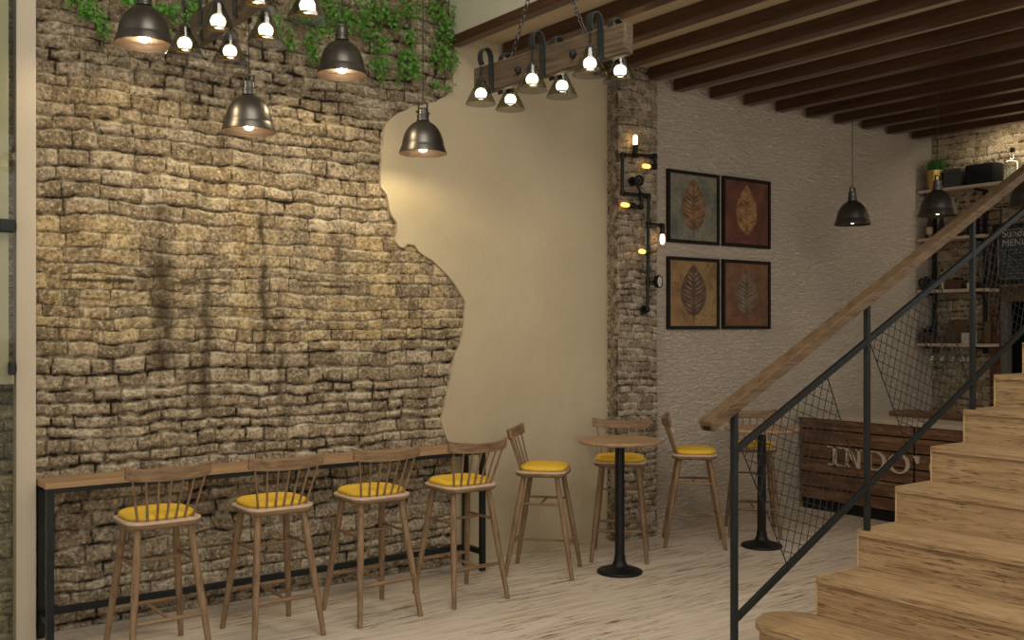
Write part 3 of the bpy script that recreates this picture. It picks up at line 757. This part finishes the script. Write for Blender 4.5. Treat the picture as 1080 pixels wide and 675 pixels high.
# ------------------------------------------------------------------ stair railing
RY = 3.585
ra = thing('stair_railing', 'black steel stair railing with wooden handrail and wire mesh panels', 'railing', (4.169, RY, 0))
def L3(x, z, y=0): return Vector((x-4.169, y, z))
zt = lambda x: 1.266 + .482*(x-4.22)
zb = lambda x: .559 + .4977*(x-4.611)
zh = lambda x: 1.388 + .4885*(x-3.95)
X_END = 7.86
hr = MB(); ux = Vector((1, 0, .4885)).normalized(); un = Vector((-.4885, 0, 1)).normalized()
hr.bar(L3(3.95, zh(3.95)), L3(X_END, zh(X_END)), .088, .058, (0,0,1)); hr.build('handrail', M_hand, ra, smooth=0, bevel=.004)
a = L3(3.95, zh(3.95)) - ux*.001
MB().bar(a - un*.012, a - un*.012 + ux*.02, .050, .026, (0,0,1)).build('end_hollow_shade', M_void, ra, smooth=0)  # black block painted in for the shaded hollow of the rail end
posts = [(4.169, 0.0), (5.374, 3*R_), (6.590, 6*R_), (7.74, 8*R_)]
for x, z in posts:
    MB().bar(L3(x, z+.001), L3(x, zh(x)-.025), .032, .032, (1,0,0)).build('post', M_black, ra, smooth=0, bevel=.003)
MB().bar(L3(4.169, zt(4.169)), L3(X_END-.1, zt(X_END-.1)), .026, .036).build('upper_rail', M_black, ra, smooth=0, bevel=.002)
MB().bar(L3(4.169, zb(4.169)), L3(X_END-.1, zb(X_END-.1)), .026, .036).build('lower_rail', M_black, ra, smooth=0, bevel=.002)
def clip(poly, p, d):
    lo, hi = -9, 9; n = len(poly)
    ar = sum(poly[i][0]*poly[(i+1)%n][1]-poly[(i+1)%n][0]*poly[i][1] for i in range(n)); sg = 1 if ar > 0 else -1
    for i in range(n):
        a, b = poly[i], poly[(i+1)%n]; ex, ez = b[0]-a[0], b[1]-a[1]; nx, nz = -ez*sg, ex*sg
        den = nx*d[0]+nz*d[1]; num = nx*(p[0]-a[0])+nz*(p[1]-a[1])
        if abs(den) < 1e-9:
            if num < 0: return None
        elif den > 0: lo = max(lo, -num/den)
        else: hi = min(hi, -num/den)
    return (lo, hi) if hi-lo > .01 else None
for (xa, xb, xc, xd) in ((4.226, 4.982, 5.325, 4.611), (5.400, 6.185, 6.535, 5.795), (6.60, 7.37, 7.70, 6.98)):
    poly = [(xa, zt(xa)-.018), (xb, zt(xb)-.018), (xc, zb(xc)+.018), (xd, zb(xd)+.018)]
    mb = MB(); cxm = sum(p[0] for p in poly)/4; czm = sum(p[1] for p in poly)/4; ang = math.radians(17)
    for d, nr, off in (((math.cos(-ang), math.sin(-ang)), (math.sin(ang), math.cos(ang)), .0016), ((-math.sin(ang), -math.cos(ang)), (math.cos(ang), -math.sin(ang)), -.0016)):
        for k in range(-25, 26):
            p = (cxm + nr[0]*k*.060, czm + nr[1]*k*.060); c_ = clip(poly, p, d)
            if c_: mb.tube([L3(p[0]+d[0]*c_[0], p[1]+d[1]*c_[0], off), L3(p[0]+d[0]*c_[1], p[1]+d[1]*c_[1], off)], .0024, 6)
    for i in (1, 3): mb.tube([L3(*poly[i]), L3(*poly[(i+1)%4])], .0034, 6)
    mb.build('mesh_panel', M_black, ra, 60)

# ------------------------------------------------------------------ counter
KX = 8.85
ct = thing('service_counter', 'service counter of reclaimed brown planks with raised cream letters', 'counter', (KX, 6.70, 0))
def K(y): return y - 6.70
KY0 = 3.95
MB().box(.02, .78, K(KY0)+.02, -.02, .0, .955).build('carcass', M_void, ct, smooth=0)
rgp = random.Random(21); hts = [.118, .150, .152, .150, .155, .128]; z = .955; 
for i, hh in enumerate(hts):
    e = rgp.uniform(-.003, .004)
    MB().box(-.002-e, .022, K(KY0), .0, z-hh+.013, z).build('plank', M_plank, ct, smooth=0, bevel=.004); z -= hh
MB().box(.03, .05, K(KY0)+.02, -.01, .0, .10).build('kickboard', M_picframe, ct, smooth=0)
MB().box(-.02, .84, K(KY0)-.02, .02, .957, 1.0).build('countertop', M_counter_top, ct, smooth=0, bevel=.004)
MB().box(-.012, .0, K(5.395), K(5.38), .06, .955).build('joint_strip', M_picframe, ct, smooth=0)
sh = tag(MB().box(9.30, 9.62, 4.10, 5.95, 1.002, 1.052).build('serving_board', M_plank, smooth=0, bevel=.006), 'long dark wooden board lying on the pale countertop', 'board')
# raised letters; 2-D outline (to the viewer's right, up)
def letter(ch, y_left, wd, z0=.490, z1=.682):
    h = z1-z0; mb = MB(); Mx = Matrix(((0,0,-1,KX-8.85-.003),(-1,0,0,K(y_left)),(0,1,0,z0),(0,0,0,1)))
    S = .038; T = .014; D0, D1 = .0, .022
    def rect(x0, x1, y0, y1): mb.prism([(x0,y0),(x1,y0),(x1,y1),(x0,y1)], D0, D1, Mx)
    def arc(cx, cy, ro, so, ri, si, a0, a1, n=26):
        for k in range(n):
            a, b = math.radians(a0+(a1-a0)*k/n), math.radians(a0+(a1-a0)*(k+1)/n)
            mb.prism([(cx+ro*math.cos(a),cy+so*math.sin(a)),(cx+ro*math.cos(b),cy+so*math.sin(b)),(cx+ri*math.cos(b),cy+si*math.sin(b)),(cx+ri*math.cos(a),cy+si*math.sin(a))], D0, D1, Mx)
    if ch == 'I':
        rect(wd/2-S/2, wd/2+S/2, 0, h); rect(0, wd, 0, T); rect(0, wd, h-T, h)
    if ch == 'N':
        rect(.022, .046, 0, h); rect(wd-.040, wd-.014, 0, h); rect(0, .068, 0, T); rect(0, .05, h-T, h); rect(wd-.060, wd+.006, h-T, h)
        mb.prism([(.020,h),(.066,h),(wd-.014,0),(wd-.052,0)][::-1], D0, D1+.001, Mx)
    if ch == 'D':
        rect(.016, .016+S, 0, h); rect(0, .03, 0, T); rect(0, .03, h-T, h); rect(.03, wd*.5, 0, T); rect(.03, wd*.5, h-T, h)
        arc(wd*.45, h/2, wd*.55, h/2, wd*.55-S, h/2-T, -90, 90)
    if ch == 'O': arc(wd/2, h/2, wd/2, h/2, wd/2-S, h/2-T, 0, 360, 44)
    if ch == 'C':
        arc(wd/2, h/2, wd/2, h/2, wd/2-S, h/2-T, 42, 318, 34); rect(wd-.026, wd-.008, h*.66, h*.98)
    if ch == "'": mb.prism([(0,h*.98),(.062,h*.98),(.060,h*.62),(.035,h*.60)][::-1], D0, D1, Mx)
    mb.build('letter', M_letter, ct, smooth=0)
letter('I', 6.35, .165); letter('N', 6.158, .20); letter('D', 5.901, .22); letter('O', 5.659, .232); letter("'", 5.391, .09); letter('C', 5.226, .22)

# ------------------------------------------------------------------ shelves
SXF, SXB = 11.09, 11.405
su = thing('wall_shelving', 'four wooden shelf boards on black uprights fixed to brick back wall', 'shelving', (SXB, 6.70, 0))
SZ = [3.54, 2.965, 2.352, 1.72]
for i, z in enumerate(SZ):
    y0 = 5.10 if i == 0 else 5.885
    x1 = SXB if i else DX-.005
    mb = MB().box(SXF-SXB, 0 , 5.885-6.70, .02, z-.035, z)
    if i == 0: mb = MB().box(SXF-SXB, 0, 5.10-6.70, .02, z-.035, z)
    mb.build('shelf_board', M_seatrim, su, smooth=0, bevel=.003)
for y in (6.655, 6.03):
    MB().box(-.06, -.02, y-6.70-.02, y-6.70+.02, 1.60, 3.505).build('upright', M_black, su, smooth=0, bevel=.002)
    mb = MB()
    for z in SZ: mb.box(-.27, -.06, y-6.70-.012, y-6.70+.012, z-.062, z-.036)
    mb.build('bracket', M_black, su, smooth=0)

# things on the shelves
def bottle(y, z, x, label, col, h=.26, r=.032, labelcol=None, glass=True, g='bottles on the shelves'):
    t = thing('bottle', label, 'bottle', (x, y, z+.001), 0, g)
    m = plain('bottle_glass', col, .15, .1, 5, 0, .6)
    MB().lathe([(.0005,0),(r,.0),(r*1.02,.01),(r,h*.55),(r*.75,h*.66),(r*.38,h*.76),(r*.36,h*.97),(.0005,h)], 20).build('glass', m, t, 50)
    if labelcol: MB().lathe([(r*1.03,h*.16),(r*1.03,h*.44)], 20).build('paper_label', plain('bottle_label', labelcol, .6), t, 50)
    MB().lathe([(r*.42,h*.88),(r*.42,h*1.0),(.0005,h*1.005)], 14).build('cap', M_picframe, t, 50)
    return t
pot = thing('potted_grass', 'brass pot of bright green grass on the top shelf', 'potted plant', (11.20, 6.54, SZ[0]+.001))
MB().lathe([(.0005,0),(.092,0),(.098,.01),(.105,.20),(.108,.225),(.100,.225),(.097,.20),(.0005,.20)], 28).build('pot', M_brass, pot, 40)
mb = MB(); rq = random.Random(9)
for k in range(170):
    a = rq.uniform(0, 2*PI); r0 = .088*math.sqrt(rq.random()); hh = rq.uniform(.11, .20); ln = rq.uniform(.02, .11)
    b = Vector((r0*math.cos(a), r0*math.sin(a), .20)); tip = b + Vector((ln*math.cos(a), ln*math.sin(a), hh)); sd = Vector((-math.sin(a), math.cos(a), 0))*.005
    md = b.lerp(tip, .55) + Vector((0,0,.02)); mb.add([b-sd, b+sd, md+sd*.8, tip, md-sd*.8], [(0,1,2,4),(4,2,3)])
mb.build('grass_blades', M_grass, pot, 0)
bx = thing('storage_box', 'grey box beside the brass grass pot on the top shelf', 'box', (11.22, 6.29, SZ[0]+.001))
MB().box(-.10, .12, -.095, .115, 0, .17).build('body', plain('grey_card', (.06,.06,.062), .7), bx, smooth=0, bevel=.006)
MB().box(-.104, .124, -.099, .119, .17, .215).build('lid', plain('grey_card_lid', (.075,.075,.077), .7), bx, smooth=0, bevel=.005)
fb = thing('basket', 'fuzzy black basket on the top shelf beside the grey box', 'basket', (11.22, 5.96, SZ[0]+.001))
base = rrect(.24, .36, .05)
loft(MB(), [[(x*s_, y*s_, z) for x, y in base] for s_, z in ((.92,0),(1.0,.03),(1.04,.20),(1.0,.225),(.9,.228))]).build('body', plain('black_weave', (.016,.016,.018), .8, .4, 60, .5, .2, 90), fb, 60)
mb = MB()
for k in range(420):
    x, y = random.uniform(-.12,.12), random.uniform(-.18,.18); b = Vector((x, y, .215)); d = Vector((random.uniform(-.03,.03), random.uniform(-.03,.03), random.uniform(.02,.06))); sd = Vector((.006, .004, 0))
    mb.add([b-sd, b+sd, b+d], [(0,1,2)])
mb.build('tufts', M_iron, fb, 0)
gj = thing('glass_jar', 'clear glass bottle jar with copper stopper on the top shelf', 'jar', (11.14, 5.60, SZ[0]+.001))
MB().lathe([(.0005,.002),(.085,.002),(.095,.015),(.097,.19),(.080,.215),(.045,.225),(.024,.25),(.022,.31),(.019,.31),(.021,.25),(.042,.222),(.077,.210),(.093,.188),(.091,.018),(.0005,.008)], 30).build('glass', M_clear, gj, 50)
MB().lathe([(.0005,.31),(.024,.31),(.028,.33),(.026,.36),(.0005,.366)], 18).build('stopper', M_lining, gj, 40)
bottle(6.60, SZ[1], 11.16, 'dark bottle with pale label on the second shelf, against the stucco corner', (.05,.02,.012), .30, .036, (.55,.42,.24))
bottle(6.47, SZ[1], 11.20, 'plain dark bottle under the pendant on the second shelf', (.018,.020,.016), .29, .034)
cn = tag(MB().box(-.05,.05,-.055,.055,0,.20).build('canister', M_iron, smooth=0, bevel=.008), 'square black canister on the second shelf beside the railing post', 'canister'); cn.location = (11.18, 6.07, SZ[1]+.001)
# third shelf
jg = thing('jug', 'dark blue-black enamel jug at the wall end of the third shelf', 'jug', (11.15, 6.60, SZ[2]+.001))
MB().lathe([(.0005,0),(.075,0),(.085,.02),(.082,.08),(.060,.125),(.052,.15),(.058,.165),(.052,.165),(.0005,.12)], 24).build('body', plain('dark_enamel', (.012,.017,.024), .25), jg, 50)
MB().torus((0,.085,.09), .045, .009, Matrix.Rotation(PI/2,4,'Y'), 16, 8).build('handle', M_iron, jg, 60)
bottle(6.43, SZ[2], 11.14, 'slim yellow oil bottle on the third shelf beside the dark jug', (.42,.32,.05), .24, .030, None)
bk = thing('crate', 'brown wooden crate with dark contents on the third shelf', 'crate', (11.18, 6.27, SZ[2]+.001))
MB().box(-.08,.08,-.085,.085,0,.105).build('body', plain('crate_brown', (.085,.040,.022), .7, .3, 20), bk, smooth=0, bevel=.005)
mb = MB()
for k in range(9): mb.ball((random.uniform(-.05,.05), random.uniform(-.06,.06), .11), .028, 1, 10, 7)
mb.build('contents', M_iron, bk, 60)
for y, lab in ((6.155,'small black cup beside the brown crate on the third shelf'),):
    o = tag(MB().lathe([(.0005,0),(.022,0),(.030,.055),(.027,.055),(.019,.006),(.0005,.006)], 18).build('cup', M_iron, smooth=50), lab, 'cup'); o.location = (11.14, y, SZ[2]+.001)
o = tag(MB().lathe([(.0005,0),(.032,0),(.040,.062),(.036,.062),(.028,.006),(.0005,.006)], 20).build('cup', plain('white_glaze', (.62,.58,.50), .3, .03), smooth=50), 'small white cup on the third shelf near the railing post', 'cup'); o.location = (11.13, 6.085, SZ[2]+.001)
for y, z, lab in ((6.30,.15,''),):
    pass
pc = thing('flower_pot', 'little pot of orange dried flowers behind the white cup', 'flower pot', (11.28, 6.13, SZ[2]+.001))
MB().lathe([(.0005,0),(.032,0),(.042,.07),(.037,.07),(.0005,.06)], 18).build('pot', plain('terracotta', (.20,.09,.045), .8), pc, 50)
mb = MB()
for k in range(16):
    a = random.uniform(0,2*PI); mb.ball((.045*math.cos(a)*random.random(), .06*math.sin(a)*random.random(), random.uniform(.08,.14)), .018, .8, 8, 6)
mb.build('blossom', plain('dried_orange', (.34,.15,.055), .8, .3, 40), pc, 60)
o = tag(MB().lathe([(.0005,0),(.035,0),(.042,.02),(.038,.07),(.0005,.075)], 18).build('bowl', M_picframe, smooth=50), 'dark little bowl on the third shelf just past the white cup', 'bowl'); o.location = (11.16, 5.985, SZ[2]+.001)
# bottom shelf
cr = thing('planter_box', 'dark brown wooden box with a blackish plant at the wall end of the bottom shelf', 'planter', (11.15, 6.60, SZ[3]+.001))
MB().box(-.07,.07,-.08,.08,0,.13).build('box', plain('dark_crate', (.055,.030,.019), .7, .3, 20), cr, smooth=0, bevel=.004)
mb = MB()
for k in range(40):
    a = random.uniform(0,2*PI); b = Vector((random.uniform(-.05,.05), random.uniform(-.055,.055), .125)); d = Vector((.04*math.cos(a), .04*math.sin(a), random.uniform(.03,.11))); sd = Vector((-math.sin(a), math.cos(a), 0))*.012
    mb.add([b, b+d*.5+sd, b+d, b+d*.5-sd], [(0,1,2,3)])
mb.build('foliage', plain('dark_leaves', (.012,.020,.018), .5), cr, 0)
cb_ = thing('cutting_board', 'large pale cutting board leaning at the back of the bottom shelf', 'cutting board', (11.30, 6.33, SZ[3]+.004)); cb_.rotation_euler = (0, math.radians(9), 0)
MB().prism([(x, y+.14) for x, y in rrect(.27, .28, .03)], -.012, .012, Matrix(((0,0,1,0),(1,0,0,0),(0,1,0,0),(0,0,0,1)))).build('board', M_hand, cb_, 30, bevel=.003)
MB().torus((-.013, .09, .235), .018, .006, Matrix.Rotation(PI/2,4,'Y'), 16, 8).build('hole_ring', M_iron, cb_, 60)
wb = thing('white_canister', 'white patterned canister with black pump on the bottom shelf', 'canister', (11.16, 6.115, SZ[3]+.001))
MB().box(-.055,.055,-.07,.065,0,.125).build('body', plain('white_patterned', (.50,.48,.45), .5, .35, 45), wb, smooth=0, bevel=.01)
MB().lathe([(.0005,.125),(.018,.125),(.018,.150),(.008,.152),(.008,.185),(.022,.188),(.022,.205),(.0005,.208)], 16).build('pump', M_iron, wb, 50)
bb = thing('cutting_board', 'narrow upright wooden board beside the black upright on the bottom shelf', 'cutting board', (11.27, 5.965, SZ[3]+.003)); bb.rotation_euler = (0, math.radians(6), 0)
MB().prism([(x, y+.125) for x, y in rrect(.075, .25, .02)], -.010, .010, Matrix(((0,0,1,0),(1,0,0,0),(0,1,0,0),(0,0,0,1)))).build('board', M_hand, bb, 30, bevel=.003)
# hanging glasses
wg0 = None
names = ['nearest the stucco wall', 'second from the stucco wall', 'middle of the five', 'fourth from the stucco wall', 'nearest the railing post']
for i, y in enumerate((6.56, 6.43, 6.30, 6.19, 6.095)):
    lab = 'stemmed glass hanging upside down below the bottom shelf, ' + names[i]
    if wg0 is None:
        wg0 = thing('wine_glass', lab, 'wine glass', (11.14, y, SZ[3]-.035), 0, 'stemmed glasses below the bottom shelf')
        MB().lathe([(.0005,-.0015),(.033,-.0015),(.033,-.004),(.006,-.010),(.0045,-.075),(.010,-.085)], 20).build('stem', M_clear, wg0, 50)
        MB().lathe([(.0005,-.082),(.020,-.088),(.036,-.108),(.040,-.135),(.036,-.172),(.034,-.172),(.038,-.135),(.034,-.110),(.019,-.091),(.0005,-.086)], 24).build('bowl', M_clear, wg0, 50)
    else: dup(wg0, (11.14, y, SZ[3]-.035), 0, lab)

# ------------------------------------------------------------------ chalkboard
cbX = 11.03
ck = thing('chalkboard', 'black-framed chalk menu board hanging over the dark doorway', 'chalkboard', (cbX, 5.30, 2.385))
Wc, Hc = .92, .66
ch_m, nt, b = newmat('chalk_slate'); n = noise(nt, mapping(nt, (1,1,1)), 6, 5); c = ramp(nt, n, [(.35, (.018,.020,.020)), (.65, (.045,.047,.045))]); nt.links.new(c, b.inputs['Base Color']); setb(b, rough=.7)
MB().box(-.004, .02, -Wc/2+.03, Wc/2-.03, .03, Hc-.03).build('slate', ch_m, ck, smooth=0)
MB().box(-.022,.022,-Wc/2,Wc/2,0,.042).box(-.022,.022,-Wc/2,Wc/2,Hc-.042,Hc).box(-.022,.022,-Wc/2,-Wc/2+.042,.042,Hc-.042).box(-.022,.022,Wc/2-.042,Wc/2,.042,Hc-.042).build('frame', M_picframe, ck, smooth=0, bevel=.004)
M_chalk = plain('chalk', (.50,.50,.46), .9, .3, 60)
bl = MB(); q_ = rrect(Wc-.12, Hc-.12, .05)
for i in range(len(q_)):
    a, d_ = q_[i], q_[(i+1)%len(q_)]
    bl.bar((-.0055, a[0], Hc/2+a[1]), (-.0055, d_[0], Hc/2+d_[1]), .003, .006, (1,0,0))
bl.build('chalk_border', M_chalk, ck, 0)
def text(s, y, z, size, par):
    cu = bpy.data.curves.new('chalk_text', 'FONT'); cu.body = s; cu.size = size; cu.extrude = .0006; cu.align_x = 'LEFT'
    o = bpy.data.objects.new('chalk_text', cu); C.objects.link(o)
    dg = bpy.context.evaluated_depsgraph_get(); me = bpy.data.meshes.new_from_object(o.evaluated_get(dg)); bpy.data.objects.remove(o)
    o = bpy.data.objects.new('chalk_writing', me); C.objects.link(o); me.materials.clear(); me.materials.append(M_chalk)
    o.parent = par; o.matrix_local = Matrix(((0,0,-1,-.006),(-1,0,0,y),(0,1,0,z),(0,0,0,1))); return o
text('Sunday', .36, .520, .115, ck); text('MENU', .36, .420, .105, ck)
sc_ = MB(); rs_ = random.Random(12)
for row in range(9):
    z = .375 - row*.037; y = .36
    while y > -.36:
        l_ = rs_.uniform(.02, .07)
        if rs_.random() < .8:
            p = [( -.0055, y - l_*k/6, z + rs_.uniform(-.007, .007)) for k in range(7)]; sc_.tube(p, .0018, 4)
        y -= l_ + rs_.uniform(.01, .03)
sc_.build('chalk_lines', M_chalk, ck, 0)
MB().bar((-.0,-Wc/2-.05,.86), (0,Wc/2-.03,.86), .014, .014).bar((0,-Wc/2+.1,.86),(.395,-Wc/2+.1,.86),.014,.014).bar((0,Wc/2-.1,.86),(.395,Wc/2-.1,.86),.014,.014).build('hanging_bar', M_black, ck, smooth=0)
for s in (-1, 1):
    mb = MB()
    for k in range(8): mb.torus((0, s*(Wc/2-.085), Hc+.012+.024*k), .011, .0035, Matrix.Rotation(PI/2*(k%2),4,'Z') @ Matrix.Rotation(PI/2,4,'Y'), 10, 6, 1.4)
    mb.build('chain', M_iron, ck, 60)

# ------------------------------------------------------------------ ivy
def ivy(label, clusters, seed):
    """clusters: (u, v, half width, half height, leaves) on the wall as seen from the room"""
    t = thing('ivy_vine', label, 'ivy', (0,0,0), 0, 'ivy trailing down the brick wall'); rg = random.Random(seed)
    mb = MB(); sm = MB(); cs = []
    for (u, v, ru, rv, nn) in clusters:
        p = pw(u, v, 6.67); cs.append(p); s_ = (p - pw(u+ru, v, 6.67)).length; h_ = (p - pw(u, v+rv, 6.67)).length
        for k in range(nn):
            a = rg.uniform(0, 2*PI); q = math.sqrt(rg.random())*rg.uniform(.7, 1.35)
            c = Vector((p.x + s_*q*math.cos(a), 6.685 - abs(rg.gauss(0, .035)), p.z + h_*q*math.sin(a)))
            L = rg.uniform(.020, .040); W = L*rg.uniform(.75, .95)
            R = Matrix.Rotation(rg.uniform(-.9,.9),4,'Z') @ Matrix.Rotation(rg.uniform(-.9,.5),4,'X') @ Matrix.Rotation(rg.uniform(-1.0,1.0),4,'Y')
            o_ = [(0,0,0),(.28,0,-.12),(.55,.0,-.35),(.26,.02,-.55),(.0,.06,-1.0),(-.26,.02,-.55),(-.55,.0,-.35),(-.28,0,-.12)]
            mb.add([c + R @ Vector((x*W*1.15, y*L-.0, z*L)) for x, y, z in o_], [(0,1,2,3),(0,3,4),(0,4,5),(0,5,6,7)])
    cs.sort(key=lambda p: -p.z); top = Vector((cs[0].x+.02, 6.70, max(cs[0].z+.05, 4.72)))
    for c in cs:
        m_ = top.lerp(c, .5) + Vector((rg.uniform(-.06,.06), 0, 0)); 
        sm.tube([top, Vector((m_.x, 6.69, m_.z)), Vector((c.x, 6.685, c.z)), Vector((c.x+rg.uniform(-.02,.02), 6.68, c.z-.08))], [.004,.003,.0025,.001], 6)
    mb.build('foliage', M_leaf, t, 0); sm.build('stem', M_stem, t, 60)
ivy('small ivy sprig at the top of the brick, nearest the cream door frame', [(85,4,16,8,60),(100,14,14,8,50),(108,30,6,9,30)], 1)
ivy('ivy tuft hanging behind the highest pendant beside the first chandelier', [(150,4,26,7,70),(180,12,14,12,50),(172,30,8,10,26)], 2)
ivy('thin ivy spray behind the lamps of the first chandelier', [(205,6,14,9,50),(196,22,7,14,40),(252,6,14,8,36),(290,26,8,12,34)], 3)
ivy('narrow ivy strand hanging beside the first chandelier', [(318,14,12,14,70),(327,44,7,12,55),(330,60,5,10,28),(304,40,6,12,36)], 4)
ivy('ivy clump directly above and behind the third pendant', [(350,10,16,14,120),(368,24,14,12,90),(345,26,9,12,50)], 5)
ivy('thickest ivy curtain, hanging beside the third pendant', [(394,12,18,14,140),(412,18,12,14,90),(385,30,10,12,60),(402,48,9,12,80),(400,68,10,9,70),(402,82,4,8,16)], 6)
ivy('ivy strand midway between the thickest curtain and the mezzanine edge', [(434,10,14,12,80),(432,38,6,10,40),(431,62,11,13,110),(436,76,7,9,50),(421,80,4,9,26)], 7)
ivy('ivy strand hanging beside the edge beam of the mezzanine', [(462,12,12,12,80),(468,34,9,13,80),(463,60,10,13,100),(477,62,5,12,40),(457,88,4,7,18),(471,92,6,4,14),(475,28,4,18,36)], 8)

# ------------------------------------------------------------------ camera, world, light
cam = bpy.data.cameras.new('camera'); co = bpy.data.objects.new('camera', cam); C.objects.link(co)
cam.sensor_fit = 'HORIZONTAL'; cam.sensor_width = 36; cam.lens = 36*1060/1080; cam.shift_y = 8.5/1080; cam.clip_end = 60
yaw = math.atan2(1955-540, 1060)
co.location = (0, 0, 1.9); co.rotation_euler = (PI/2, 0, yaw - PI/2)
sc = bpy.context.scene; sc.camera = co

w = bpy.data.worlds.new('world'); sc.world = w; w.use_nodes = True
bg = w.node_tree.nodes['Background']; bg.inputs[0].default_value = (1.0, .925, .82, 1); bg.inputs[1].default_value = .58

def area(name, loc, target, size, size_y, power, col):
    l = bpy.data.lights.new(name, 'AREA'); l.shape = 'RECTANGLE'; l.size = size; l.size_y = size_y; l.energy = power; l.color = col
    o = bpy.data.objects.new(name, l); C.objects.link(o); o.location = loc
    o.rotation_euler = (Vector(target)-Vector(loc)).to_track_quat('-Z', 'Y').to_euler(); return o
# daylight from the shopfront behind the camera, and the ceiling wash over the back wall
area('shopfront_daylight', (1.5, -2.2, 3.2), (5.5, 6, 1.4), 5.0, 3.0, 60, (1,.94,.85))
area('mezzanine_fill', (5.9, 1.5, 4.1), (6.1, 2.1, 0), 2.6, 1.6, 58, (1,.92,.80))  # unseen fill, added to light the treads from above
area('upper_fill', (2.2, 2.8, 5.7), (2.6, 3.6, 0), 2.6, 2.6, 165, (1,.92,.78))  # unseen overhead fill, added for the floor and the upper brick
area('back_wall_wash', (11.1, 4.7, 4.13), (11.4, 4.7, 3.4), 2.6, .10, 15, (1,.86,.62))

sc.view_settings.view_transform = 'Standard'; sc.view_settings.look = 'None'
sc.view_settings.gamma = 1; sc.view_settings.exposure = 0; sc.view_settings.use_curve_mapping = False
sc.cycles.use_denoising = True
sc.cycles.max_bounces = 8; sc.cycles.transparent_max_bounces = 16; sc.cycles.caustics_reflective = False; sc.cycles.caustics_refractive = False
